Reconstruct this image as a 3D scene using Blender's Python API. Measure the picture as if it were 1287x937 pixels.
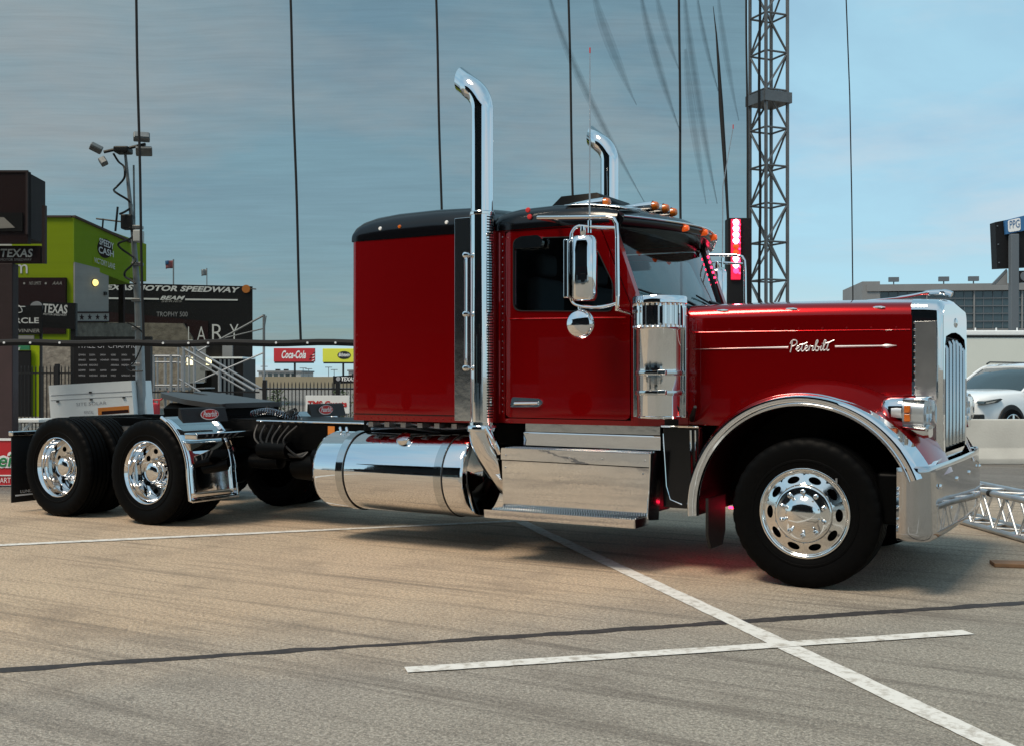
import bpy, bmesh, math, random
from mathutils import Vector, Matrix
random.seed(7)
PI = math.pi
R_ = math.radians
for o in list(bpy.data.objects):
    bpy.data.objects.remove(o)
S = bpy.context.scene
COL = S.collection

# ---------------------------------------------------------------- camera
YAW = R_(30.1)
CAMX, CAMY, CAMZ = 2.0, -8.53, 1.405
FPX, CX, HY = 1383.0, 643.5, 474.4
cam_d = bpy.data.cameras.new('camera')
cam = bpy.data.objects.new('camera', cam_d)
COL.objects.link(cam)
cam.location = (CAMX, CAMY, CAMZ)
cam.rotation_euler = (PI / 2, 0, YAW)
cam_d.sensor_width = 36
cam_d.lens = 36 * FPX / 1287
cam_d.shift_y = (HY - 468.5) / 1287
cam_d.clip_start = 0.1
cam_d.clip_end = 5000
S.camera = cam

# ---------------------------------------------------------------- world and sun
W = bpy.data.worlds.new('World')
S.world = W
W.use_nodes = True
nt = W.node_tree
nt.nodes.clear()
out = nt.nodes.new('ShaderNodeOutputWorld')
bgn = nt.nodes.new('ShaderNodeBackground')
sky = nt.nodes.new('ShaderNodeTexSky')
sky.sky_type = 'NISHITA'
sky.sun_disc = False
SUN_EL, SUN_AZ = R_(58), R_(196)
sky.sun_elevation = SUN_EL
sky.sun_rotation = SUN_AZ
sky.air_density = 1.0
sky.dust_density = 0.6
sky.ozone_density = 1.2
tc = nt.nodes.new('ShaderNodeTexCoord')
sep = nt.nodes.new('ShaderNodeSeparateXYZ')
nt.links.new(tc.outputs['Generated'], sep.inputs[0])
def wmath(op, a, b=None):
    n = nt.nodes.new('ShaderNodeMath'); n.operation = op
    for i, v in enumerate((a, b)):
        if v is None: continue
        if isinstance(v, (int, float)): n.inputs[i].default_value = v
        else: nt.links.new(v, n.inputs[i])
    return n.outputs[0]
zc = wmath('ADD', wmath('MAXIMUM', sep.outputs['Z'], 0.0), 0.10)
cx_ = wmath('DIVIDE', sep.outputs['X'], zc)
cy_ = wmath('DIVIDE', sep.outputs['Y'], zc)
comb = nt.nodes.new('ShaderNodeCombineXYZ')
nt.links.new(cx_, comb.inputs[0]); nt.links.new(cy_, comb.inputs[1])
cn = nt.nodes.new('ShaderNodeTexNoise')
cn.inputs['Scale'].default_value = 0.75
cn.inputs['Detail'].default_value = 7
cn.inputs['Roughness'].default_value = 0.58
cn.inputs['Distortion'].default_value = 0.5
nt.links.new(comb.outputs[0], cn.inputs['Vector'])
cr = nt.nodes.new('ShaderNodeValToRGB')
cr.color_ramp.elements[0].position = 0.36; cr.color_ramp.elements[0].color = (0.50, 0.50, 0.50, 1)
cr.color_ramp.elements[1].position = 0.66; cr.color_ramp.elements[1].color = (0.86, 0.86, 0.86, 1)
nt.links.new(cn.outputs['Fac'], cr.inputs[0])
mixw = nt.nodes.new('ShaderNodeMix'); mixw.data_type = 'RGBA'
nt.links.new(cr.outputs[0], mixw.inputs['Factor'])
nt.links.new(sky.outputs[0], mixw.inputs['A'])
mixw.inputs['B'].default_value = (4.2, 7.2, 8.7, 1)      # thin pale veil
# low banks of whiter cloud
cn2 = nt.nodes.new('ShaderNodeTexNoise'); cn2.inputs['Scale'].default_value = 0.42; cn2.inputs['Detail'].default_value = 8; cn2.inputs['Roughness'].default_value = 0.6
nt.links.new(comb.outputs[0], cn2.inputs['Vector'])
cr2 = nt.nodes.new('ShaderNodeMapRange'); cr2.inputs['From Min'].default_value = 0.47; cr2.inputs['From Max'].default_value = 0.66; cr2.inputs['To Max'].default_value = 0.85
nt.links.new(cn2.outputs['Fac'], cr2.inputs[0])
mixc = nt.nodes.new('ShaderNodeMix'); mixc.data_type = 'RGBA'
nt.links.new(cr2.outputs[0], mixc.inputs['Factor']); nt.links.new(mixw.outputs['Result'], mixc.inputs['A'])
mixc.inputs['B'].default_value = (6.3, 6.7, 7.1, 1)
nt.links.new(mixc.outputs['Result'], bgn.inputs['Color'])
bgn.inputs['Strength'].default_value = 0.105
nt.links.new(bgn.outputs[0], out.inputs['Surface'])

sd = bpy.data.lights.new('sun', 'SUN')
sd.energy = 3.2
sd.angle = R_(20)
sd.color = (1.0, 0.86, 0.68)
sun = bpy.data.objects.new('sun', sd)
COL.objects.link(sun)
# the light comes from behind the camera, a little to its left
sv = Vector((math.sin(SUN_AZ) * math.cos(SUN_EL), math.cos(SUN_AZ) * math.cos(SUN_EL), math.sin(SUN_EL)))
sun.rotation_euler = sv.to_track_quat('Z', 'Y').to_euler()
sun.location = (0, -20, 20)

S.view_settings.view_transform = 'Standard'
S.view_settings.look = 'None'
S.view_settings.exposure = 0.0
S.view_settings.gamma = 1.0
S.view_settings.use_curve_mapping = False

# ---------------------------------------------------------------- materials
MATS = {}
def mat(name, col, rough=0.5, metal=0.0, coat=0.0, spec=0.5, emis=None, estr=0.0,
        noise=None, bump=None, alpha=None, coat_rough=0.03):
    """noise=(scale, amount, dark colour) mixes a second colour in; bump=(scale, strength, distance)"""
    m = bpy.data.materials.new(name); m.use_nodes = True
    t = m.node_tree; b = t.nodes['Principled BSDF']
    b.inputs['Base Color'].default_value = (*col, 1)
    b.inputs['Roughness'].default_value = rough
    b.inputs['Metallic'].default_value = metal
    b.inputs['Coat Weight'].default_value = coat
    b.inputs['Coat Roughness'].default_value = coat_rough
    b.inputs['Specular IOR Level'].default_value = spec
    if emis:
        b.inputs['Emission Color'].default_value = (*emis, 1)
        b.inputs['Emission Strength'].default_value = estr
    if noise or bump:
        c = t.nodes.new('ShaderNodeTexCoord')
    if noise:
        n = t.nodes.new('ShaderNodeTexNoise'); n.inputs['Scale'].default_value = noise[0]; n.inputs['Detail'].default_value = 5
        t.links.new(c.outputs['Object'], n.inputs['Vector'])
        r = t.nodes.new('ShaderNodeValToRGB')
        r.color_ramp.elements[0].position = 0.35; r.color_ramp.elements[1].position = 0.7
        t.links.new(n.outputs['Fac'], r.inputs[0])
        mm = t.nodes.new('ShaderNodeMath'); mm.operation = 'MULTIPLY'; mm.inputs[1].default_value = noise[1]
        t.links.new(r.outputs[0], mm.inputs[0])
        x = t.nodes.new('ShaderNodeMix'); x.data_type = 'RGBA'
        x.inputs['A'].default_value = (*col, 1); x.inputs['B'].default_value = (*noise[2], 1)
        t.links.new(mm.outputs[0], x.inputs['Factor'])
        t.links.new(x.outputs['Result'], b.inputs['Base Color'])
    if bump:
        n2 = t.nodes.new('ShaderNodeTexNoise'); n2.inputs['Scale'].default_value = bump[0]; n2.inputs['Detail'].default_value = 4
        t.links.new(c.outputs['Object'], n2.inputs['Vector'])
        bp = t.nodes.new('ShaderNodeBump'); bp.inputs['Strength'].default_value = bump[1]; bp.inputs['Distance'].default_value = bump[2]
        t.links.new(n2.outputs['Fac'], bp.inputs['Height']); t.links.new(bp.outputs[0], b.inputs['Normal'])
    MATS[name] = m
    return m

mat('red_paint', (0.29, 0.0004, 0.002), 0.28, 0.75, 0.85, coat_rough=0.02, spec=0.15, bump=(1.8, 0.10, 0.012))
mat('black_paint', (0.003, 0.003, 0.004), 0.16, 0, 0.0, 0.45)
mat('chassis_black', (0.0015, 0.0015, 0.0016), 0.42, spec=0.07, bump=(60, 0.2, 0.003))
mat('chrome', (0.76, 0.765, 0.775), 0.035, 1.0, bump=(5.0, 0.045, 0.01))
def smudge(m, lo, hi, scale):
    t = m.node_tree; b = t.nodes['Principled BSDF']
    c = t.nodes.new('ShaderNodeTexCoord'); n = t.nodes.new('ShaderNodeTexNoise'); n.inputs['Scale'].default_value = scale; n.inputs['Detail'].default_value = 6
    r = t.nodes.new('ShaderNodeMapRange'); r.inputs['From Min'].default_value = 0.45; r.inputs['From Max'].default_value = 0.75
    r.inputs['To Min'].default_value = lo; r.inputs['To Max'].default_value = hi
    t.links.new(c.outputs['Object'], n.inputs['Vector']); t.links.new(n.outputs['Fac'], r.inputs[0]); t.links.new(r.outputs[0], b.inputs['Roughness'])
smudge(MATS['chrome'], 0.02, 0.10, 3.0)
mat('bumper_chrome', (0.50, 0.51, 0.53), 0.05, 1.0, bump=(3.0, 0.08, 0.012))
mat('panel_steel', (0.58, 0.60, 0.61), 0.15, 1.0, bump=(5.0, 0.2, 0.012))
mat('stainless', (0.55, 0.57, 0.58), 0.10, 1.0, bump=(4.0, 0.16, 0.012))
mat('brushed', (0.55, 0.56, 0.57), 0.30, 1.0, noise=(9, 0.6, (0.40, 0.41, 0.42)), bump=(14, 0.15, 0.006))
mat('greased', (0.06, 0.06, 0.062), 0.35, 0.6)
mat('bar_grey', (0.30, 0.31, 0.33), 0.22, 1.0)
mat('alloy', (0.80, 0.79, 0.77), 0.10, 1.0, bump=(30, 0.03, 0.002))
mat('dull_metal', (0.45, 0.46, 0.47), 0.42, 0.9, noise=(12, 0.5, (0.25, 0.25, 0.26)))
mat('truss_alu', (0.55, 0.56, 0.57), 0.38, 0.9, noise=(8, 0.5, (0.32, 0.33, 0.34)))
mat('lamp_silver', (0.80, 0.81, 0.82), 0.28, 0.6)
mat('truss_backlit', (0.16, 0.165, 0.17), 0.5, 0.5, noise=(8, 0.5, (0.10, 0.10, 0.105)))  # truss metal with the tower's backlit shade put into the colour
mat('tyre', (0.0025, 0.0025, 0.0027), 0.5, spec=0.05, noise=(25, 0.5, (0.004, 0.0038, 0.0036)), bump=(90, 0.2, 0.002))
mat('rubber', (0.004, 0.004, 0.0045), 0.55, bump=(40, 0.2, 0.003))
mat('interior', (0.012, 0.012, 0.014), 0.8)
mat('interior_grey', (0.16, 0.16, 0.17), 0.8)
mat('amber', (0.55, 0.12, 0.006), 0.12, spec=0.8, coat=0.5)
mat('amber_lit', (0.8, 0.10, 0.01), 0.2, emis=(1.0, 0.14, 0.02), estr=0.35)
mat('red_lit', (0.9, 0.05, 0.08), 0.3, emis=(1.0, 0.02, 0.08), estr=7.0)
mat('red_under', (0.9, 0.05, 0.08), 0.3, emis=(1.0, 0.01, 0.05), estr=15.0)
mat('red_halo', (0.7, 0.02, 0.06), 0.25, emis=(1.0, 0.0, 0.06), estr=0.6)
mat('red_hot', (0.9, 0.3, 0.3), 0.3, emis=(1.0, 0.34, 0.42), estr=22.0)
mat('warm_lit', (0.9, 0.8, 0.4), 0.3, emis=(1.0, 0.72, 0.22), estr=3.2)
mat('window_lit', (0.9, 0.85, 0.6), 0.3, emis=(1.0, 0.90, 0.55), estr=1.3)
mat('white_paint', (0.84, 0.86, 0.86), 0.45, noise=(6, 0.3, (0.70, 0.72, 0.72)))
mat('white_print', (0.80, 0.80, 0.80), 0.6)
mat('badge_white', (0.80, 0.76, 0.74), 0.3, 0.4)
mat('grey_print', (0.35, 0.35, 0.37), 0.7)
mat('red_print', (0.55, 0.02, 0.02), 0.6)
mat('sign_black', (0.005, 0.005, 0.006), 0.6, spec=0.25, noise=(3, 0.5, (0.010, 0.009, 0.010)))
mat('sign_maroon', (0.020, 0.004, 0.005), 0.6, spec=0.25, noise=(3, 0.5, (0.014, 0.003, 0.004)))
mat('post_brown', (0.07, 0.045, 0.048), 0.6, spec=0.3, noise=(5, 0.5, (0.05, 0.035, 0.036)))
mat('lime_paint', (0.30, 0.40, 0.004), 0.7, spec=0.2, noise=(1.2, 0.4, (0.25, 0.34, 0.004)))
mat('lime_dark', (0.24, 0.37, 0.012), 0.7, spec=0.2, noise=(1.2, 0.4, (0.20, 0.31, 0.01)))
mat('stucco', (0.42, 0.40, 0.38), 0.8, noise=(4, 0.4, (0.36, 0.34, 0.32)))
mat('stone', (0.26, 0.23, 0.19), 0.85, noise=(5, 0.9, (0.13, 0.11, 0.09)), bump=(14, 0.5, 0.05))
mat('roof_brown', (0.10, 0.06, 0.05), 0.7)
mat('iron', (0.010, 0.010, 0.011), 0.45)
mat('galvanised', (0.34, 0.35, 0.36), 0.5, 0.5, noise=(9, 0.5, (0.24, 0.25, 0.26)))
mat('concrete', (0.50, 0.49, 0.45), 0.85, noise=(2.2, 0.6, (0.38, 0.37, 0.34)), bump=(30, 0.3, 0.01))
mat('concrete_far', (0.22, 0.225, 0.23), 0.9, noise=(0.3, 0.5, (0.17, 0.175, 0.18)))
mat('tan_wall', (0.30, 0.25, 0.17), 0.9, noise=(0.2, 0.6, (0.23, 0.19, 0.13)))
mat('cream_wall', (0.66, 0.68, 0.62), 0.6, noise=(0.8, 0.3, (0.58, 0.60, 0.55)))
mat('car_white', (0.78, 0.80, 0.81), 0.25, 0, 0.8)
mat('car_dark', (0.03, 0.05, 0.06), 0.25, 0, 0.8)
mat('car_glass', (0.03, 0.045, 0.05), 0.06, 0, 0, 0.8)
mat('facade_glass', (0.035, 0.06, 0.075), 0.12, 0, 0, 0.7)
mat('board_red', (0.50, 0.02, 0.03), 0.5)
mat('board_yellow', (0.72, 0.72, 0.06), 0.5)
mat('sign_blue', (0.03, 0.13, 0.30), 0.5)
mat('green_print', (0.01, 0.22, 0.07), 0.6)
mat('orange_print', (0.62, 0.20, 0.03), 0.6)
mat('plank', (0.22, 0.12, 0.06), 0.8, noise=(12, 0.6, (0.12, 0.07, 0.04)))
mat('foliage', (0.05, 0.08, 0.025), 0.7)
mat('pole_green', (0.02, 0.16, 0.07), 0.5)
mat('far_grey', (0.11, 0.13, 0.15), 0.8)
mat('rope_black', (0.006, 0.006, 0.007), 0.8)
mat('flag_cloth', (0.35, 0.12, 0.13), 0.8)

# clear glass: Fresnel gloss over a tinted see-through
def glass(name, tint, gloss=0.04):
    m = bpy.data.materials.new(name); m.use_nodes = True
    t = m.node_tree; t.nodes.clear()
    o = t.nodes.new('ShaderNodeOutputMaterial')
    tr = t.nodes.new('ShaderNodeBsdfTransparent'); tr.inputs[0].default_value = (*tint, 1)
    gl = t.nodes.new('ShaderNodeBsdfGlossy'); gl.inputs['Roughness'].default_value = 0.02
    lw = t.nodes.new('ShaderNodeLayerWeight'); lw.inputs[0].default_value = 0.5
    pw = t.nodes.new('ShaderNodeMath'); pw.operation = 'POWER'; pw.inputs[1].default_value = 4.5
    t.links.new(lw.outputs['Facing'], pw.inputs[0])
    ad = t.nodes.new('ShaderNodeMath'); ad.operation = 'MULTIPLY_ADD'; ad.inputs[1].default_value = 0.9; ad.inputs[2].default_value = gloss
    t.links.new(pw.outputs[0], ad.inputs[0])
    mx = t.nodes.new('ShaderNodeMixShader')
    t.links.new(ad.outputs[0], mx.inputs[0]); t.links.new(tr.outputs[0], mx.inputs[1]); t.links.new(gl.outputs[0], mx.inputs[2])
    t.links.new(mx.outputs[0], o.inputs[0])
    MATS[name] = m
glass('windscreen_glass', (0.66, 0.76, 0.80), 0.10)
glass('side_glass', (0.50, 0.55, 0.56), 0.04)
glass('lens_glass', (0.85, 0.87, 0.88), 0.10)

# sheer black netting: fine holes let most of the view through
def net_material(name, density):
    m = bpy.data.materials.new(name); m.use_nodes = True
    t = m.node_tree; t.nodes.clear()
    o = t.nodes.new('ShaderNodeOutputMaterial')
    tr = t.nodes.new('ShaderNodeBsdfTransparent')
    df = t.nodes.new('ShaderNodeBsdfDiffuse'); df.inputs[0].default_value = (0.007, 0.008, 0.009, 1)
    c = t.nodes.new('ShaderNodeTexCoord')
    mp = t.nodes.new('ShaderNodeMapping'); mp.inputs['Scale'].default_value = (0.35, 1, 5.0)
    n = t.nodes.new('ShaderNodeTexNoise'); n.inputs['Scale'].default_value = 2.0; n.inputs['Detail'].default_value = 6
    t.links.new(c.outputs['Object'], mp.inputs[0]); t.links.new(mp.outputs[0], n.inputs['Vector'])
    ma = t.nodes.new('ShaderNodeMapRange'); ma.inputs['To Min'].default_value = density - 0.022; ma.inputs['To Max'].default_value = density + 0.022
    ma.inputs['From Min'].default_value = 0.3; ma.inputs['From Max'].default_value = 0.7
    t.links.new(n.outputs['Fac'], ma.inputs[0])
    tr.inputs[0].default_value = (0.98, 1.0, 0.97, 1) if density > 0.3 else (1, 1, 1, 1)
    mp2 = t.nodes.new('ShaderNodeMapping'); mp2.inputs['Scale'].default_value = (0.5, 1, 16.0)
    n2 = t.nodes.new('ShaderNodeTexNoise'); n2.inputs['Scale'].default_value = 2.2; n2.inputs['Detail'].default_value = 3
    t.links.new(c.outputs['Object'], mp2.inputs[0]); t.links.new(mp2.outputs[0], n2.inputs['Vector'])
    m2 = t.nodes.new('ShaderNodeMapRange'); m2.inputs['From Min'].default_value = 0.3; m2.inputs['From Max'].default_value = 0.7
    m2.inputs['To Min'].default_value = -0.014; m2.inputs['To Max'].default_value = 0.014; t.links.new(n2.outputs['Fac'], m2.inputs[0])
    sm = t.nodes.new('ShaderNodeMath'); sm.operation = 'ADD'; t.links.new(ma.outputs[0], sm.inputs[0]); t.links.new(m2.outputs[0], sm.inputs[1])
    mx = t.nodes.new('ShaderNodeMixShader')
    t.links.new(sm.outputs[0], mx.inputs[0]); t.links.new(tr.outputs[0], mx.inputs[1]); t.links.new(df.outputs[0], mx.inputs[2])
    t.links.new(mx.outputs[0], o.inputs[0])
    MATS[name] = m
net_material('netting', 0.49)
net_material('netting_fold', 0.15)

# ---------------------------------------------------------------- mesh helpers
class MB:
    def __init__(s): s.v = []; s.f = []; s.cb = False
    def add(s, vs, fs):
        b = len(s.v); s.v += [tuple(p) for p in vs]; s.f += [tuple(i + b for i in f) for f in fs]; return s
    def box(s, x0, x1, y0, y1, z0, z1):
        return s.add([(x0,y0,z0),(x1,y0,z0),(x1,y1,z0),(x0,y1,z0),(x0,y0,z1),(x1,y0,z1),(x1,y1,z1),(x0,y1,z1)],
                     [(0,3,2,1),(4,5,6,7),(0,1,5,4),(1,2,6,5),(2,3,7,6),(3,0,4,7)])
    def cbox(s, x0, x1, y0, y1, z0, z1, b):
        """box with bevelled edges"""
        s.cb = True
        bm = bmesh.new()
        vs = [bm.verts.new(p) for p in [(x0,y0,z0),(x1,y0,z0),(x1,y1,z0),(x0,y1,z0),(x0,y0,z1),(x1,y0,z1),(x1,y1,z1),(x0,y1,z1)]]
        for q in [(0,3,2,1),(4,5,6,7),(0,1,5,4),(1,2,6,5),(2,3,7,6),(3,0,4,7)]: bm.faces.new([vs[i] for i in q])
        bmesh.ops.bevel(bm, geom=list(bm.edges), offset=b, segments=3, profile=0.5, affect='EDGES')
        bm.verts.index_update()
        s.add([v.co[:] for v in bm.verts], [[v.index for v in f.verts] for f in bm.faces]); bm.free(); return s
    def tube(s, path, r, n=10, caps=True, closed=False):
        P = [Vector(p) for p in path]; m = len(P)
        rs = r if isinstance(r, (list, tuple)) else [r] * m
        rings = []
        T0 = None; N = None
        for i in range(m):
            if closed: t = (P[(i + 1) % m] - P[i - 1])
            else: t = (P[min(i + 1, m - 1)] - P[max(i - 1, 0)])
            if t.length < 1e-9: t = Vector((0, 0, 1))
            t.normalize()
            if N is None:
                a = Vector((0, 0, 1)) if abs(t.z) < 0.9 else Vector((1, 0, 0))
                N = t.cross(a).normalized()
            else:
                N = (N - t * N.dot(t))
                if N.length < 1e-6: N = t.orthogonal()
                N.normalize()
            B = t.cross(N)
            rings.append([P[i] + (N * math.cos(2*PI*k/n) + B * math.sin(2*PI*k/n)) * rs[i] for k in range(n)])
        vs = [p for ring in rings for p in ring]; fs = []
        for i in range(m if closed else m - 1):
            j = (i + 1) % m
            for k in range(n):
                k2 = (k + 1) % n
                fs.append((i*n + k, i*n + k2, j*n + k2, j*n + k))
        if caps and not closed:
            fs.append(tuple(range(n))[::-1]); fs.append(tuple((m-1)*n + k for k in range(n)))
        return s.add(vs, fs)
    def lathe(s, prof, axis='z', c=(0,0,0), n=40, a0=0.0, a1=None):
        """prof: list of (radius, along axis)"""
        full = a1 is None
        span = 2*PI if full else a1 - a0
        cnt = n if full else n + 1
        vs = []
        for k in range(cnt):
            a = a0 + span * k / n
            for r, h in prof:
                u, w = r*math.cos(a), r*math.sin(a)
                if axis == 'z': p = (u, w, h)
                elif axis == 'y': p = (u, h, w)
                else: p = (h, u, w)
                vs.append((p[0]+c[0], p[1]+c[1], p[2]+c[2]))
        m = len(prof); fs = []
        for k in range(n):
            k2 = (k + 1) % cnt
            for i in range(m - 1):
                q = [k*m+i, k*m+i+1, k2*m+i+1, k2*m+i]
                if prof[i][0] < 1e-7: q = [q[0], q[1], q[2]]
                elif prof[i+1][0] < 1e-7: q = [q[0], q[1], q[3]]
                fs.append(tuple(q))
        return s.add(vs, fs)
    def prism(s, poly, plane, a, b):
        """poly in plane 'xz' extruded along y, 'xy' along z, 'yz' along x"""
        def mk(p, h):
            if plane == 'xz': return (p[0], h, p[1])
            if plane == 'xy': return (p[0], p[1], h)
            return (h, p[0], p[1])
        n = len(poly)
        vs = [mk(p, a) for p in poly] + [mk(p, b) for p in poly]
        fs = [tuple(range(n)), tuple(range(n, 2*n))[::-1]]
        for i in range(n):
            j = (i+1) % n; fs.append((i, i+n, j+n, j))
        return s.add(vs, fs)
    def panel(s, outer, holes, y0, y1):
        """flat sheet in xz with holes, from y0 to y1"""
        bm = bmesh.new()
        for loop in [outer] + holes:
            vv = [bm.verts.new((p[0], 0, p[1])) for p in loop]
            for i in range(len(vv)): bm.edges.new((vv[i], vv[(i+1) % len(vv)]))
        bmesh.ops.triangle_fill(bm, edges=list(bm.edges), use_dissolve=False, use_beauty=True)
        bm.verts.index_update()
        n = len(bm.verts)
        co = [v.co for v in bm.verts]
        fs = [[v.index for v in f.verts] for f in bm.faces]
        vs = [(c.x, y0, c.z) for c in co] + [(c.x, y1, c.z) for c in co]
        F = [tuple(f) for f in fs] + [tuple(i+n for i in f)[::-1] for f in fs]
        for e in bm.edges:
            if len(e.link_faces) == 1:
                a, b = e.verts[0].index, e.verts[1].index
                F.append((a, b, b+n, a+n))
        bm.free()
        return s.add(vs, F)
    def grid(s, fn, nu, nv, wrap=False):
        vs = [fn(i/nu, j/nv) for i in range(nu + (0 if wrap else 1)) for j in range(nv+1)]
        fs = []
        c = nu if wrap else nu + 1
        for i in range(nu):
            for j in range(nv):
                a = i*(nv+1)+j; b = ((i+1) % c)*(nv+1)+j
                fs.append((a, b, b+1, a+1))
        return s.add(vs, fs)
    def loft(s, secs, caps=True):
        n = len(secs[0]); vs = [p for q in secs for p in q]; fs = []
        for i in range(len(secs)-1):
            for k in range(n-1):
                fs.append((i*n+k, i*n+k+1, (i+1)*n+k+1, (i+1)*n+k))
        if caps:
            fs.append(tuple(range(n))[::-1]); fs.append(tuple((len(secs)-1)*n+k for k in range(n)))
        return s.add(vs, fs)
    def build(s, name, m, parent=None, loc=None, rot=None, angle=35, merge=True, solid=None, flat=False):
        me = bpy.data.meshes.new(name)
        bm = bmesh.new()
        vs = [bm.verts.new(p) for p in s.v]
        for f in s.f:
            try: bm.faces.new([vs[i] for i in f])
            except ValueError: pass
        if merge: bmesh.ops.remove_doubles(bm, verts=list(bm.verts), dist=1e-5)
        bmesh.ops.recalc_face_normals(bm, faces=list(bm.faces))
        bm.to_mesh(me); bm.free()
        if not flat:
            me.shade_smooth()
            me.set_sharp_from_angle(angle=R_(angle))
        o = bpy.data.objects.new(name, me)
        COL.objects.link(o)
        me.materials.append(MATS[m] if isinstance(m, str) else m)
        if solid:
            md = o.modifiers.new('solidify', 'SOLIDIFY'); md.thickness = solid; md.offset = 0
        if s.cb and not flat:
            md = o.modifiers.new('weighted_normal', 'WEIGHTED_NORMAL'); md.keep_sharp = True
        if parent: o.parent = parent
        if loc: o.location = loc
        if rot: o.rotation_euler = rot
        return o

def tag(o, label=None, cat=None, group=None, kind=None):
    if label: o['label'] = label
    if cat: o['category'] = cat
    if group: o['group'] = group
    if kind: o['kind'] = kind
    return o
def empty(name, loc=(0,0,0), rz=0.0):
    o = bpy.data.objects.new(name, None); o.empty_display_size = 0.2
    COL.objects.link(o); o.location = loc; o.rotation_euler = (0, 0, rz); return o
def copy_of(o, parent, loc=None, rot=None):
    c = o.copy(); COL.objects.link(c); c.parent = parent
    if loc is not None: c.location = loc
    if rot is not None: c.rotation_euler = rot
    return c
def copy_tree(o, parent, loc=None, rot=None):
    c = copy_of(o, parent, loc, rot)
    for ch in list(o.children): copy_tree(ch, c)
    return c
# view-frame: u to the right, v away from the camera, along the ground
CR, SR = math.cos(YAW), math.sin(YAW)
def VW(u, v, z=0.0): return (CAMX + u*CR - v*SR, CAMY + u*SR + v*CR, z)
def U(px, v): return (px - CX) * v / FPX
def ZZ(py, v): return CAMZ + (HY - py) * v / FPX
def thing(name, label, cat, u, v, group=None, z=0.0, yaw=0.0):
    """an Empty at the thing's base; its local x runs to the right of the picture, local y away from it"""
    o = empty(name, VW(u, v, z), YAW + yaw); tag(o, label, cat, group); return o

def text(parent, s, m, x0, x1, z0, z1, y, shear=0.0, bold=0.0, name='lettering', depth=0.004, rotz=0.0, fn=None):
    """flat lettering fitted into x0..x1, z0..z1 of the parent's frame, facing -y"""
    cu = bpy.data.curves.new('lettering', 'FONT'); cu.body = s; cu.offset = bold; cu.extrude = 0.0; cu.resolution_u = 3
    cu.space_character = 1.02
    ob = bpy.data.objects.new('lettering', cu); COL.objects.link(ob)
    dg = bpy.context.evaluated_depsgraph_get()
    me = bpy.data.meshes.new_from_object(ob.evaluated_get(dg))
    bpy.data.objects.remove(ob); bpy.data.curves.remove(cu)
    for v in me.vertices: v.co.x += shear * v.co.y
    xs = [v.co.x for v in me.vertices]; ys = [v.co.y for v in me.vertices]
    ax, bx, ay, by = min(xs), max(xs), min(ys), max(ys)
    for v in me.vertices:
        px = x0 + (v.co.x - ax) / (bx - ax) * (x1 - x0)
        pz = z0 + (v.co.y - ay) / (by - ay) * (z1 - z0)
        v.co = (px, y - depth, pz) if fn is None else fn(px, y - depth, pz)
    me.name = name
    o = bpy.data.objects.new(name, me); COL.objects.link(o)
    me.materials.clear(); me.materials.append(MATS[m]); o.parent = parent
    return o
def arc(cx, cy, r, a0, a1, n):
    return [(cx + r*math.cos(R_(a0 + (a1-a0)*i/n)), cy + r*math.sin(R_(a0 + (a1-a0)*i/n))) for i in range(n+1)]
def round_poly(pts, rad, n=5):
    """round the corners of a polygon"""
    res = []; m = len(pts)
    rr = rad if isinstance(rad, (list, tuple)) else [rad]*m
    for i in range(m):
        p = Vector(pts[i]); a = Vector(pts[i-1]) - p; b = Vector(pts[(i+1) % m]) - p
        r = min(rr[i], a.length*0.45, b.length*0.45)
        if r < 1e-4: res.append(tuple(p)); continue
        A = p + a.normalized()*r; B = p + b.normalized()*r
        for k in range(n+1):
            t = k/n
            q = A*(1-t)**2 + p*2*t*(1-t) + B*t*t
            res.append((q.x, q.y))
    return res
def smooth_path(pts, n=6):
    """Catmull-Rom through the points"""
    P = [Vector(p) for p in pts]; res = []
    for i in range(len(P)-1):
        p0 = P[max(i-1,0)]; p1 = P[i]; p2 = P[i+1]; p3 = P[min(i+2,len(P)-1)]
        for k in range(n):
            t = k/n
            res.append(0.5*((2*p1) + (p2-p0)*t + (2*p0-5*p1+4*p2-p3)*t*t + (3*p1-p0-3*p2+p3)*t**3))
    res.append(P[-1]); return res

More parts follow.
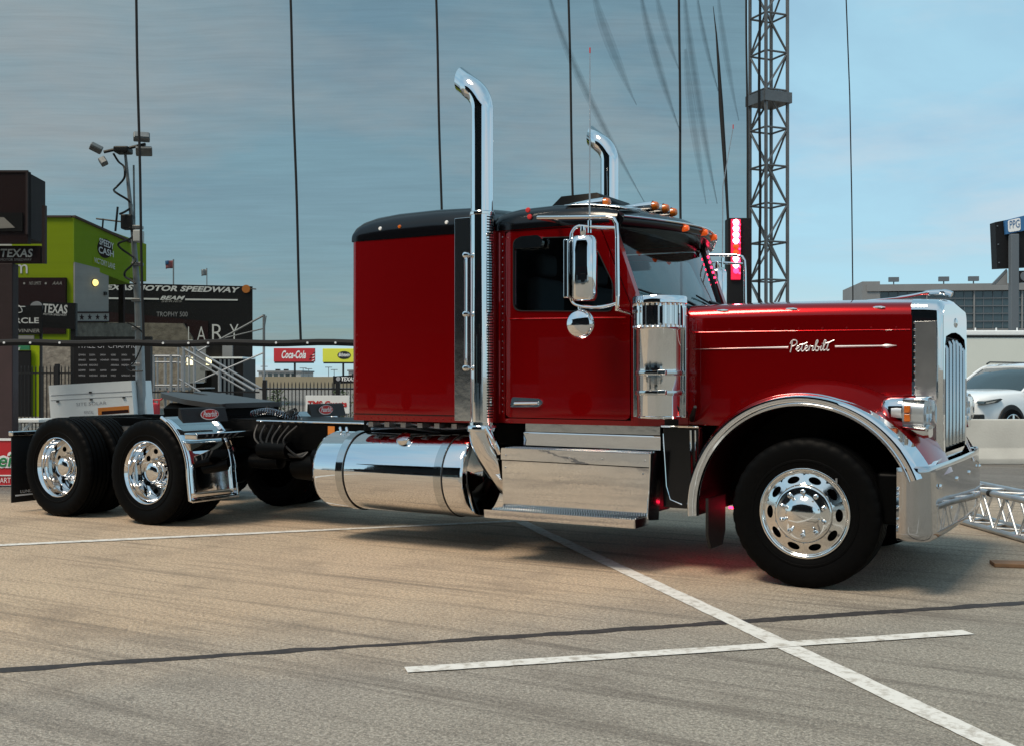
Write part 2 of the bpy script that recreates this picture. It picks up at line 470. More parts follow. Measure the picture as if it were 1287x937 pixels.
# ================================================================ the ground
def ground_material():
    m = bpy.data.materials.new('asphalt'); m.use_nodes = True
    t = m.node_tree; b = t.nodes['Principled BSDF']
    L = t.links.new
    g = t.nodes.new('ShaderNodeNewGeometry')
    def noise(scale, detail=5, rough=0.55, mapping=None, dist=0.0):
        n = t.nodes.new('ShaderNodeTexNoise'); n.inputs['Scale'].default_value = scale
        n.inputs['Detail'].default_value = detail; n.inputs['Roughness'].default_value = rough; n.inputs['Distortion'].default_value = dist
        if mapping:
            mp = t.nodes.new('ShaderNodeMapping'); mp.inputs['Rotation'].default_value = (0, 0, mapping[0]); mp.inputs['Scale'].default_value = mapping[1]
            L(g.outputs['Position'], mp.inputs[0]); L(mp.outputs[0], n.inputs['Vector'])
        else: L(g.outputs['Position'], n.inputs['Vector'])
        return n.outputs['Fac']
    def ramp(x, a, b_, ca=0.0, cb=1.0):
        r = t.nodes.new('ShaderNodeMapRange'); r.inputs['From Min'].default_value = a; r.inputs['From Max'].default_value = b_
        r.inputs['To Min'].default_value = ca; r.inputs['To Max'].default_value = cb; L(x, r.inputs[0]); return r.outputs[0]
    def mth(op, x, y=None):
        n = t.nodes.new('ShaderNodeMath'); n.operation = op
        for i, v in enumerate((x, y)):
            if v is None: continue
            if isinstance(v, (int, float)): n.inputs[i].default_value = v
            else: L(v, n.inputs[i])
        return n.outputs[0]
    def mix(fac, A, B, blend='MIX'):
        x = t.nodes.new('ShaderNodeMix'); x.data_type = 'RGBA'; x.blend_type = blend
        if isinstance(fac, (int, float)): x.inputs['Factor'].default_value = fac
        else: L(fac, x.inputs['Factor'])
        for s, v in (('A', A), ('B', B)):
            if isinstance(v, tuple): x.inputs[s].default_value = (*v, 1)
            else: L(v, x.inputs[s])
        return x.outputs['Result']
    sp = t.nodes.new('ShaderNodeSeparateXYZ'); L(g.outputs['Position'], sp.inputs[0])
    # joint distance: two pavings differ, and the tan carries painted warm light
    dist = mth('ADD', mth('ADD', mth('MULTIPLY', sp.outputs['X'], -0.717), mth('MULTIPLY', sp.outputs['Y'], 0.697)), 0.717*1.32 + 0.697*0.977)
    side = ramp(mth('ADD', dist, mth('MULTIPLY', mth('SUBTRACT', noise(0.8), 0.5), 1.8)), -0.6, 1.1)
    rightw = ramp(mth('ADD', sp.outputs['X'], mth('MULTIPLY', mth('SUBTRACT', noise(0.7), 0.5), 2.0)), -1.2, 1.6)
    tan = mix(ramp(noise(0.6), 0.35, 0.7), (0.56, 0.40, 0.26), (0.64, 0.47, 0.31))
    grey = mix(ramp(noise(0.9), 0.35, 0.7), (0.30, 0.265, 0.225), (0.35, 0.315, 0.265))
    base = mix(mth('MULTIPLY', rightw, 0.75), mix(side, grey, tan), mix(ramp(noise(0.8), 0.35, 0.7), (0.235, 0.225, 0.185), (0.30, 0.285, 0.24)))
    # darker, rubbered-in racing asphalt beyond the parking area
    vd = mth('ADD', mth('MULTIPLY', mth('SUBTRACT', sp.outputs['X'], CAMX), -SR), mth('MULTIPLY', mth('SUBTRACT', sp.outputs['Y'], CAMY), CR))
    far = ramp(mth('ADD', vd, mth('MULTIPLY', mth('SUBTRACT', noise(0.5), 0.5), 1.5)), 12.4, 13.6)
    track = mix(ramp(noise(1.0, 5, 0.6, (-YAW, (0.06, 2.2, 1))), 0.35, 0.65), (0.055, 0.056, 0.055), (0.15, 0.15, 0.145))
    base = mix(far, base, track)
    # aggregate speckle
    sp1 = ramp(noise(95, 2), 0.42, 0.66); sp2 = ramp(noise(48, 3), 0.36, 0.60); sp3 = ramp(noise(20, 4, 0.7), 0.38, 0.62)
    base = mix(mth('MULTIPLY', sp3, 0.30), base, mix(0.45, base, (0.12, 0.10, 0.085)))
    base = mix(mth('MULTIPLY', sp1, 0.6), base, mix(0.7, base, (0.80, 0.72, 0.62)))
    base = mix(mth('MULTIPLY', mth('SUBTRACT', 1.0, sp2), 0.75), base, mix(0.62, base, (0.06, 0.05, 0.045)))
    # pores
    vo = t.nodes.new('ShaderNodeTexVoronoi'); vo.inputs['Scale'].default_value = 80; L(g.outputs['Position'], vo.inputs['Vector'])
    base = mix(mth('MULTIPLY', ramp(vo.outputs['Distance'], 0.22, 0.06), 0.7), base, (0.10, 0.085, 0.07))
    # tyre scuffs in several directions, and blotches
    s1 = ramp(noise(1.0, 5, 0.6, (R_(-38), (0.30, 7.0, 1)), 0.6), 0.53, 0.70)
    s2 = ramp(noise(1.0, 5, 0.6, (R_(-10), (0.28, 6.0, 1)), 0.9), 0.55, 0.72)
    s3 = ramp(noise(0.9, 4, 0.6, (R_(-25), (0.25, 8.0, 1)), 0.8), 0.60, 0.72)
    base = mix(mth('MULTIPLY', s1, 0.55), base, (0.085, 0.07, 0.06))
    base = mix(mth('MULTIPLY', s2, 0.45), base, (0.09, 0.075, 0.065))
    base = mix(mth('MULTIPLY', s3, 0.26), base, (0.09, 0.075, 0.065))
    bl = ramp(noise(1.5, 6, 0.7), 0.50, 0.80)
    base = mix(mth('MULTIPLY', bl, 0.55), base, (0.11, 0.09, 0.075))
    oil = ramp(noise(4.5, 3, 0.5), 0.70, 0.78)
    base = mix(mth('MULTIPLY', oil, 0.45), base, (0.06, 0.05, 0.045))
    dust = ramp(noise(2.6, 5, 0.7), 0.60, 0.80)
    base = mix(mth('MULTIPLY', dust, 0.30), base, (0.50, 0.43, 0.35))
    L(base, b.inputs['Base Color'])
    b.inputs['Roughness'].default_value = 0.82
    b.inputs['Specular IOR Level'].default_value = 0.25
    bp = t.nodes.new('ShaderNodeBump'); bp.inputs['Strength'].default_value = 1.0; bp.inputs['Distance'].default_value = 0.009
    L(mth('ADD', noise(150, 2), mth('MULTIPLY', noise(45, 3), 1.2)), bp.inputs['Height'])
    L(bp.outputs[0], b.inputs['Normal'])
    MATS['asphalt'] = m
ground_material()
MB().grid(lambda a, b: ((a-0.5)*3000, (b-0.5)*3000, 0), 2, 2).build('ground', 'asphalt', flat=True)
tag(bpy.data.objects['ground'], kind='structure')
GROUND = bpy.data.objects['ground']

def paint_material(name, col, worn, scale=14, amount=0.75):
    m = bpy.data.materials.new(name); m.use_nodes = True
    t = m.node_tree; b = t.nodes['Principled BSDF']; L = t.links.new
    g = t.nodes.new('ShaderNodeNewGeometry')
    n = t.nodes.new('ShaderNodeTexNoise'); n.inputs['Scale'].default_value = scale; n.inputs['Detail'].default_value = 8; n.inputs['Roughness'].default_value = 0.7
    L(g.outputs['Position'], n.inputs['Vector'])
    r = t.nodes.new('ShaderNodeMapRange'); r.inputs['From Min'].default_value = 0.49; r.inputs['From Max'].default_value = 0.64; r.inputs['To Max'].default_value = amount
    L(n.outputs['Fac'], r.inputs[0])
    x = t.nodes.new('ShaderNodeMix'); x.data_type = 'RGBA'; x.inputs['A'].default_value = (*col, 1); x.inputs['B'].default_value = (*worn, 1)
    L(r.outputs[0], x.inputs['Factor']); L(x.outputs['Result'], b.inputs['Base Color'])
    b.inputs['Roughness'].default_value = 0.75
    bp = t.nodes.new('ShaderNodeBump'); bp.inputs['Strength'].default_value = 0.4; bp.inputs['Distance'].default_value = 0.004
    n2 = t.nodes.new('ShaderNodeTexNoise'); n2.inputs['Scale'].default_value = 120; L(g.outputs['Position'], n2.inputs['Vector'])
    L(n2.outputs['Fac'], bp.inputs['Height']); L(bp.outputs[0], b.inputs['Normal'])
    MATS[name] = m
paint_material('road_paint', (0.66, 0.64, 0.60), (0.30, 0.26, 0.21))
paint_material('road_paint_dusty', (0.52, 0.46, 0.40), (0.28, 0.23, 0.18), amount=0.6)
paint_material('tar', (0.022, 0.018, 0.018), (0.07, 0.055, 0.05), 20, 0.5)

def strip(name, a, b, w, z, m, wob=0.006, step=0.06, parent=GROUND):
    """a flat marking on the ground with slightly ragged edges"""
    a = Vector(a); b = Vector(b); L = (b-a).length; t = (b-a)/L; n = Vector((-t.y, t.x))
    k = int(L/step); rnd = random.Random(int(L*1000))
    vs = []; fs = []
    lo = hi = 0.0
    for i in range(k+1):
        lo = 0.7*lo + rnd.uniform(-wob, wob); hi = 0.7*hi + rnd.uniform(-wob, wob)
        p = a + t*(L*i/k)
        q = p + n*(w/2 + hi); s = p - n*(w/2 + lo)
        vs += [(q.x, q.y, z), (s.x, s.y, z)]
        if i: fs.append((2*i-2, 2*i-1, 2*i+1, 2*i))
    return MB().add(vs, fs).build(name, m, parent, flat=True)
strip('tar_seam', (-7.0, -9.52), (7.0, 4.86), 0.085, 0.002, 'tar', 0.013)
strip('painted_line', (-3.30, 0.80), (3.6, -6.05), 0.125, 0.004, 'road_paint', 0.003)
strip('painted_line', (-1.09, -4.215), (1.135, -2.02), 0.105, 0.006, 'road_paint', 0.003)
strip('painted_line', (-10.5, -7.65), (-3.10, 1.15), 0.11, 0.006, 'road_paint', 0.004)
# ================================================================ big net and truss tower behind the truck
NV = 16.0
net = thing('safety_net', 'tall sheer black net hanging behind the red truck between thin ropes', 'net', 0, NV)
NET_TOP = 11.5
hem_z = ZZ(431, NV)
ropes_px = [(-240, -225), (-40, -30), (168, 177), (366, 379), (549, 560), (715, 724), (855, 858), (940, 943)]
def net_dip(u):     # the sheet sways a little out of its plane and turns away at its right end
    return 0.10*math.sin(u*0.9) + 0.05*math.sin(u*2.3+1.0) + 0.018*max(0.0, u-1.0)**2
def rope_u(pp, z):
    top, bot = U(pp[0], NV), U(pp[1], NV)
    zt = ZZ(0, NV); k = (z - hem_z)/(zt - hem_z)
    return bot + (top-bot)*k
for i in range(len(ropes_px)-1):
    def fn(a, b, i=i):
        z = hem_z + (NET_TOP-hem_z)*b
        u0, u1 = rope_u(ropes_px[i], z), rope_u(ropes_px[i+1], z)
        u = u0 + (u1-u0)*a
        return (u, net_dip(u) + 0.05*math.sin(a*PI)*math.sin(z*0.8), z)
    MB().grid(fn, 10, 24).build('net_panel', 'netting', net)
for i, pp in enumerate(ropes_px):
    pth = []
    for k in range(25):
        z = hem_z + (NET_TOP-hem_z)*k/24
        u = rope_u(pp, z) + 0.004*math.sin(k*0.9+i)
        pth.append((u, net_dip(u)-0.03, z))
    MB().tube(pth, 0.019 if i < 7 else 0.016, 6).build('rope', 'rope_black', net)
hem = MB().tube([(U(px, NV), net_dip(U(px, NV)) - 0.02, hem_z + 0.01*math.sin(px*0.05)) for px in range(-240, 941, 20)], 0.048, 8).build('hem', 'rope_black', net)
for px in [-20, 9, 42, 78, 203, 236, 262, 349, 388, 423]:
    MB().lathe([(0, -0.012), (0.016, -0.012), (0.016, 0.0)], 'y', (U(px, NV), net_dip(U(px, NV))-0.072, hem_z), 10).build('grommet', 'white_print', hem)
# bunched creases in the right-hand panels, where the net hangs doubled
creases = [((690, -10), (811, 256), 0.030, 1), ((806, -10), (856, 165), 0.030, 1), ((826, -10), (854, 85), 0.024, .6), ((862, -10), (903, 255), 0.032, 1),
           ((863, 60), (889, 255), 0.028, .6), ((878, -10), (904, 112), 0.018, 1), ((747, -10), (800, 132), 0.035, .6), ((905, -10), (930, 150), 0.02, .6)]
MB().tube([(U(px, NV), net_dip(U(px, NV))-0.06, ZZ(py, NV)) for px, py in ((898, 5), (902, 40), (905, 80), (908, 130), (912, 190), (915, 240), (918, 300), (921, 420))], [0.004, 0.012, 0.022, 0.034, 0.030, 0.022, 0.018, 0.016], 7).build('slack_rope', 'rope_black', net)
for (a, b, w, s) in creases:
    for lay, wf in enumerate((2.2, 1.3, 0.6) if s >= 0.8 else (2.4, 1.2)):
        def fn(p, q, a=a, b=b, w=w*wf, lay=lay):
            px = a[0] + (b[0]-a[0])*(p**1.25); py = a[1] + (b[1]-a[1])*p
            u, z = U(px, NV), ZZ(py, NV)
            t = q-0.5
            ww = w*max(0.02, math.sin(PI*min(1, p*0.88+0.12)))
            return (u + t*ww*2, net_dip(u) - 0.03 - 0.012*lay - 0.05*math.cos(t*PI), z)
        MB().grid(fn, 16, 6).build('crease', 'netting_fold', net)

def box_truss(parent, L, w, bay, r, rd, vertical=True, chord='truss_alu', open_ends=False):
    """four chords, rungs and diagonals; runs along z (vertical) or x"""
    def T(a, b, c): return (a, b, c) if vertical else (c, a, b)
    h = w/2
    for sx, sy in ((-1,-1),(1,-1),(1,1),(-1,1)):
        MB().tube([T(sx*h, sy*h, 0), T(sx*h, sy*h, L)], r, 10).build('chord', chord, parent)
    n = max(1, int(round(L/bay)))
    cs = [(-h,-h),(h,-h),(h,h),(-h,h)]
    for i in range(n+1):
        z = min(L, i*L/n) ; z = min(max(z, r), L-r)
        for k in range(4):
            a, b = cs[k], cs[(k+1) % 4]
            MB().tube([T(a[0], a[1], z), T(b[0], b[1], z)], rd, 6).build('rung', chord, parent)
    for i in range(n):
        z0, z1 = i*L/n, (i+1)*L/n
        for k in range(4):
            a, b = cs[k], cs[(k+1) % 4]
            if (i+k) % 2: a, b = b, a
            MB().tube([T(a[0], a[1], z0), T(b[0], b[1], z1)], rd, 6).build('diagonal', chord, parent)
TV = 16.9
tower = thing('truss_tower', 'tall grey lattice truss tower at the right edge of the net', 'tower', U(966, TV), TV, yaw=R_(24))
box_truss(tower, 10.4, 0.40, 0.58, 0.028, 0.016, chord='truss_backlit')
zp = ZZ(125, TV)
MB().box(-0.25, 0.25, -0.25, 0.25, zp-0.09, zp+0.07).build('sleeve_block', 'truss_backlit', tower)
MB().tube([(-0.30+0.012*math.sin(i), -0.18, 0.3+i*0.5) for i in range(20)], 0.02, 6).build('cable', 'rope_black', tower)
MB().box(-0.5, 0.5, -0.5, 0.5, 0.0, 0.03).build('base_plate', 'dull_metal', tower)
cab_ = thing('hanging_cable', 'thin dark cable hanging alone in the open sky above the hood', 'cable', U(1071, 17.5), 17.5, z=0.0)
MB().tube([(U(1071, 17.5)*0 + (U(px,17.5)-U(1071,17.5)), 0, z) for px, z in [(1072, 0.05), (1072, ZZ(380,17.5)), (1070.5, ZZ(250,17.5)), (1068, ZZ(120,17.5)), (1063.5, ZZ(0,17.5)), (1060, 9.0)]], 0.010, 6).build('cord', 'rope_black', cab_)

# ================================================================ the truck (x forward, y to its left, origin on the ground under the front axle)
T = empty('semi_truck')
tag(T, 'dark red semi truck with black roof, chrome exhaust stacks, tanks and long hood', 'truck')

def sec(x, w, z0, z1, r, crown, n=6):
    """half-round section across the truck at x: up one side, over, down the other"""
    L = [(x, -w, z0), (x, -w, (z0+z1-r)/2), (x, -w, z1-r)]
    for k in range(1, n+1):
        a = PI - (PI/2)*k/n
        L.append((x, -w + r + r*math.cos(a), z1 - r + r*math.sin(a)))
    m = 6
    yl = -w + r
    for k in range(1, m):
        y = yl + (-yl)*k/m
        L.append((x, y, z1 + crown*(1-(y/yl)**2)))
    L.append((x, 0, z1+crown))
    return L + [(p[0], -p[1], p[2]) for p in L[-2::-1]]

# ---- frame, axles, running gear
for s in (-1, 1):
    MB().box(-8.15, 0.60, s*0.40, s*0.47, 0.72, 0.985).build('frame_rail', 'chassis_black', T)
    MB().tube([(-5.55, s*0.475, 0.988), (-4.0, s*0.475, 0.988)], 0.010, 8).build('rail_trim', 'chrome', T)
for x in (-8.1, -7.0, -5.6, -4.9, -3.2, 0.3):
    MB().box(x-0.06, x+0.06, -0.40, 0.40, 0.74, 0.96).build('crossmember', 'chassis_black', T)
MB().cbox(-2.3, 0.45, -0.38, 0.38, 0.55, 1.2, 0.06).build('engine', 'chassis_black', T)
MB().tube([(-2.3, 0, 0.68), (-5.9, 0, 0.62)], 0.06, 12).build('drive_shaft', 'chassis_black', T)
for x in (-6.3, -7.595):
    b = MB().tube([(x, -0.95, 0.5), (x, 0.95, 0.5)], 0.085, 12)
    b.lathe([(0, -0.22), (0.14, -0.2), (0.22, -0.05), (0.22, 0.05), (0.14, 0.2), (0, 0.22)], 'y', (x, 0, 0.52), 20)
    b.build('rear_axle', 'chassis_black', T)
    for s in (-1, 1):
        MB().lathe([(0, 0.62), (0.12, 0.62), (0.14, 0.70), (0.12, 0.76), (0.14, 0.82), (0.11, 0.90), (0, 0.90)], 'z', (x+0.32, s*0.52, 0), 20).build('air_spring', 'rubber', T)
MB().box(-0.08, 0.08, -0.9, 0.9, 0.36, 0.46).build('front_axle', 'chassis_black', T)
for s in (-1, 1):
    MB().box(-0.75, 0.62, s*0.40, s*0.49, 0.50, 0.56).build('leaf_spring', 'chassis_black', T)
# pipes and hoses under the sleeper
for i, (y, z) in enumerate([(-0.84, 0.985), (-0.80, 0.96), (-0.86, 1.005)]):
    MB().tube(smooth_path([(-3.9, y, z), (-3.5, y-0.03, z+0.02), (-3.1, y+0.02, z-0.02), (-2.7, y, z+0.01)]), 0.014, 8).build('air_line', 'dull_metal' if i else 'rubber', T)
MB().cbox(-4.0, -1.0, -0.80, 0.80, 0.86, 1.045, 0.02).build('cab_floor', 'chassis_black', T)
for k in range(7):
    x = -3.8 + 0.17*k
    MB().box(x, x+0.05, -0.98, -0.80, 0.99, 1.03).build('floor_bracket', 'dull_metal', T)
# transmission brackets behind the tank
for (x, y, z, s) in [(-4.6, -0.5, 0.66, 0.09), (-4.9, -0.42, 0.56, 0.12), (-5.25, -0.55, 0.72, 0.08), (-5.4, -0.5, 0.60, 0.07)]:
    MB().lathe([(0, -0.2), (s, -0.18), (s*1.1, 0), (s, 0.18), (0, 0.2)], 'x', (x, y, z), 14).build('air_tank', 'chassis_black', T)
for k in range(6):
    a = random.uniform(0, 6)
    MB().tube(smooth_path([(-5.5+0.1*k, -0.52, 0.95), (-5.45+0.07*k, -0.60, 0.78+0.03*math.sin(a)), (-5.2+0.05*k, -0.55, 0.66), (-4.9, -0.48, 0.7)]), 0.011, 6).build('brake_hose', 'rubber', T)

# ---- wheels
def tyre_mesh():
    half = [(0.296, -0.100), (0.302, -0.118), (0.33, -0.130), (0.345, -0.132), (0.348, -0.136), (0.36, -0.136), (0.363, -0.133), (0.40, -0.141), (0.44, -0.141), (0.462, -0.137), (0.478, -0.131), (0.488, -0.124), (0.496, -0.117), (0.500, -0.108)]
    g = []
    for y in (-0.078, -0.028, 0.028, 0.078):
        g += [(0.502, y-0.009), (0.486, y-0.007), (0.486, y+0.007), (0.502, y+0.009)]
    prof = half + g + [(r, -y) for r, y in half[::-1]]
    mb = MB().lathe(prof, 'y', n=192)
    m = len(prof)
    for i, (x, y, z) in enumerate(mb.v):       # shoulder lugs
        k = i // m
        if k % 6 in (0, 1) and 0.100 < abs(y) < 0.133 and math.hypot(x, z) > 0.47:
            q = 1 - 0.004/math.hypot(x, z); mb.v[i] = (x*q, y*0.985, z*q)
    return mb
def holed_ring(r0, r1, nh, hr, ht, ax, depth, N=24, rings=4):
    """annulus with oval hand holes; ax(r) is the axial position, depth the hole wall"""
    mb = MB(); rc = (r0+r1)/2; dr = (r1-r0)/2
    hp, hq = hr/dr, ht/(rc*PI/nh)
    for k in range(nh):
        vs = []; fs = []
        for i in range(rings+2):
            for j in range(N):
                t = 2*PI*j/N
                c, s = math.cos(t), math.sin(t)
                sq = 1/max(abs(c), abs(s))
                w = max(0, i-1)/rings
                p = (hp*c)*(1-w) + c*sq*w; q = (hq*s)*(1-w) + s*sq*w
                r = rc + p*dr; a = 2*PI*k/nh + q*PI/nh
                vs.append((r*math.cos(a), ax(r) + (depth if i == 0 else 0), r*math.sin(a)))
        for i in range(rings+1):
            for j in range(N):
                j2 = (j+1) % N
                fs.append((i*N+j, i*N+j2, (i+1)*N+j2, (i+1)*N+j))
        mb.add(vs, fs)
    return mb
def nut(parent, r, k, n, y, rad, L, off=0.0):
    a = 2*PI*(k+0.5)/n + off
    prof = [(rad*1.25, y+0.004), (rad*1.25, y-0.004), (rad, y-0.006), (rad*0.95, y-L*0.7), (rad*0.6, y-L), (0, y-L*1.05)]
    return MB().lathe(prof, 'y', (r*math.cos(a), 0, r*math.sin(a)), 12).build('lug_nut', 'chrome', parent)
def ring_prof(prof): return MB().lathe(prof, 'y', n=72)

def make_front_wheel(loc, rz):
    w = empty('front_wheel', loc, rz); w.parent = T
    tyre_mesh().build('tyre', 'tyre', w)
    ax = lambda r: -0.112 - (0.268-r)/(0.268-0.196)*0.026
    b = holed_ring(0.196, 0.268, 10, 0.023, 0.043, ax, 0.03)
    b.lathe([(0.268, -0.112), (0.274, -0.112), (0.280, -0.120), (0.288, -0.128), (0.297, -0.131), (0.303, -0.128), (0.304, -0.118), (0.298, -0.10)], 'y', n=80)
    b.lathe([(0.196, -0.138), (0.193, -0.142), (0.190, -0.150), (0.184, -0.155), (0.17, -0.157), (0.12, -0.160), (0.112, -0.166), (0.10, -0.176), (0.06, -0.190), (0.0, -0.195)], 'y', n=80)
    rim = b.build('rim', 'alloy', w, angle=50)
    MB().lathe([(0.27, -0.06), (0.05, -0.06)], 'y', n=40).build('brake_drum', 'chassis_black', w)
    for k in range(10): nut(rim, 0.147, k, 10, -0.156, 0.0145, 0.034)
    MB().box(0.21, 0.222, -0.139, -0.131, 0.205, 0.245).build('balance_weight', 'dull_metal', rim)
    return w
def make_rear_wheel(loc, rz):
    w = empty('rear_wheel', loc, rz); w.parent = T
    tyre_mesh().build('tyre', 'tyre', w)
    t2 = tyre_mesh().build('inner_tyre', 'tyre', w); t2.location = (0, 0.33, 0)
    ax = lambda r: 0.045 + (0.25-r)*0.12
    b = holed_ring(0.155, 0.25, 10, 0.026, 0.030, ax, 0.03)
    b.lathe([(0.250, 0.045), (0.256, 0.03), (0.257, -0.02), (0.262, -0.045), (0.270, -0.055), (0.274, -0.085), (0.282, -0.105), (0.290, -0.122), (0.297, -0.131), (0.303, -0.128), (0.304, -0.118), (0.298, -0.10)], 'y', n=80)
    b.lathe([(0.155, 0.0565), (0.125, 0.058), (0.118, 0.045), (0.115, 0.01), (0.108, -0.01), (0.10, -0.016), (0.098, -0.055), (0.085, -0.072), (0.04, -0.078), (0.0, -0.08)], 'y', n=60)
    rim = b.build('rim', 'chrome', w, angle=50)
    MB().lathe([(0.25, 0.09), (0.05, 0.09)], 'y', n=40).build('brake_drum', 'chassis_black', w)
    for k in range(10): nut(rim, 0.140, k, 10, 0.056, 0.012, 0.045)
    return w
fw = make_front_wheel((0, -1.06, 0.5), 0)
copy_tree(fw, T, (0, 1.06, 0.5), (0, 0, PI))
rw = make_rear_wheel((-6.3, -1.06, 0.5), 0)
copy_tree(rw, T, (-7.595, -1.06, 0.5), (0, 0.37, 0))
copy_tree(rw, T, (-6.3, 1.06, 0.5), (0, 0, PI))
copy_tree(rw, T, (-7.595, 1.06, 0.5), (0, 0, PI))

# ---- sleeper
outl = round_poly([(-3.93, -1.05), (-2.51, -1.05), (-2.51, 1.05), (-3.93, 1.05)], [0.05, 0.0, 0.0, 0.05])
slp = MB().prism(outl, 'xy', 1.045, 2.572).build('sleeper', 'red_paint', T)
MB().box(-3.90, -2.86, -1.0535, -1.046, 1.095, 1.103).build('seam', 'black_paint', slp)
for k in range(14):
    MB().lathe([(0, -0.004), (0.007, -0.003), (0.009, 0.0)], 'y', (-3.86+0.073*k, -1.050, 1.068), 8).build('rivet', 'red_paint', slp)
for k in range(12):
    MB().lathe([(0, -0.004), (0.007, -0.003), (0.009, 0.0)], 'y', (-3.87, -1.050, 1.16+0.055*k), 8).build('rivet', 'red_paint', slp)
st = [(-3.935, 1.03, 2.62, 0.04), (-3.93, 1.045, 2.66, 0.07), (-3.90, 1.052, 2.705, 0.10), (-3.84, 1.054, 2.745, 0.13), (-3.72, 1.055, 2.775, 0.15), (-3.5, 1.055, 2.795, 0.16), (-3.1, 1.055, 2.80, 0.16), (-2.8, 1.055, 2.79, 0.16), (-2.64, 1.054, 2.765, 0.14), (-2.56, 1.05, 2.72, 0.11), (-2.53, 1.03, 2.66, 0.06)]
rf = MB().loft([sec(x, w, 2.566, z1, r, 0.05) for x, w, z1, r in st]).build('sleeper_roof', 'black_paint', T)
for x, z, m in [(-3.62, 2.72, 'white_print'), (-3.42, 2.722, 'amber'), (-2.95, 2.725, 'white_print')]:
    MB().lathe([(0, -0.012), (0.013, -0.010), (0.017, 0.0), (0, 0.004)], 'y', (x, -1.050, z-0.06), 14).build('roof_lamp', m, rf)

# ---- stainless plate, stacks
MB().cbox(-2.865, -2.515, -1.066, -1.052, 1.06, 2.69, 0.004).build('stainless_panel', 'panel_steel', T)
MB().cbox(-2.865, -2.515, 1.052, 1.066, 1.06, 2.69, 0.004).build('stainless_panel', 'panel_steel', T)
def make_stack(y):
    e = empty('exhaust_stack', (-2.535, y, 0)); e.parent = T
    # guard pierced with rows of slots on its forward side
    b = MB(); NZ, NA = 110, 36
    def g(a, k):
        ang = 2*PI*a; z = 1.05 + k*1.63
        r = 0.092
        return (r*math.cos(ang), r*math.sin(ang), z)
    b.grid(g, NA, 8, wrap=True)
    sh = b.build('heat_shield', 'chrome', e)
    s = -1 if y < 0 else 1
    for k in range(74):
        z = 1.10 + k*0.0213
        pts = [(0.0935*math.cos(a), s*0.0935*math.sin(a), z) for a in [R_(d) for d in (-2, 10, 22, 34)]]
        MB().tube(pts, 0.0052, 5).build('slot', 'chassis_black', sh)
    MB().lathe([(0.092, 2.68), (0.100, 2.675), (0.101, 2.695), (0.088, 2.705)], 'z', n=36).build('shield_cap', 'chrome', e)
    # polished tail pipe, curved to the rear at its tip
    pth = [(0, 0, 1.9), (0, 0, 2.3), (0, 0, 2.6), (0, 0, 3.0), (0, 0, 3.45), (0, 0, 3.50)]
    for k in range(1, 10):
        a = R_(52)*k/9
        pth.append((-0.22*(1-math.cos(a)), 0, 3.50 + 0.22*math.sin(a)))
    x, _, z = pth[-1]
    d = (-math.sin(R_(52)), 0, math.cos(R_(52)))
    pth.append((x+d[0]*0.1, 0, z+d[2]*0.1))
    tp = MB().tube(pth, 0.086, 40, caps=False)
    # mitred end: pull the last ring so the opening faces the rear
    n = 40
    for i in range(len(tp.v)-n, len(tp.v)):
        p = Vector(tp.v[i]); off = p - Vector(pth[-1])
        side = off.dot(Vector((math.cos(R_(52)), 0, math.sin(R_(52)))))
        tp.v[i] = tuple(p + Vector(d)*(0.045 + side*0.55))
    pipe = tp.build('tail_pipe', 'chrome', e, angle=60, solid=0.006)
    # grab handle along the guard
    hx, hy = -0.085, s*0.10
    MB().tube(smooth_path([(hx, s*0.06, 2.36), (hx, hy, 2.34), (hx, hy, 2.20), (hx, hy, 1.75), (hx, hy, 1.50), (hx, s*0.06, 1.48)]), 0.014, 10).build('grab_handle', 'chrome', e)
    for z in (2.36, 1.9, 1.48):
        MB().lathe([(0, 0.03), (0.022, 0.02), (0.022, -0.02), (0, -0.03)], 'y', (hx, s*0.10, z), 12).build('handle_clamp', 'chrome', e)
    b = MB()
    b.tube(smooth_path([(0, 0, 1.06), (0, 0, 0.97), (0.02, -s*0.02, 0.88), (0.06, -s*0.06, 0.77), (0.095, -s*0.13, 0.66), (0.10, -s*0.26, 0.56), (0.10, -s*0.45, 0.52)], 8), 0.105, 28)
    b.build('elbow', 'chrome', e)
    MB().lathe([(0.10, 0.985), (0.120, 0.99), (0.124, 1.01), (0.118, 1.03), (0.09, 1.045)], 'z', n=36).build('clamp', 'chrome', e)
    MB().tube([(0.09, s*0.09, 1.02), (0.16, s*0.07, 0.90), (0.17, s*0.02, 0.82)], 0.018, 8).build('clamp_bolt', 'chrome', e)
    return e
make_stack(-1.175)
make_stack(1.175)

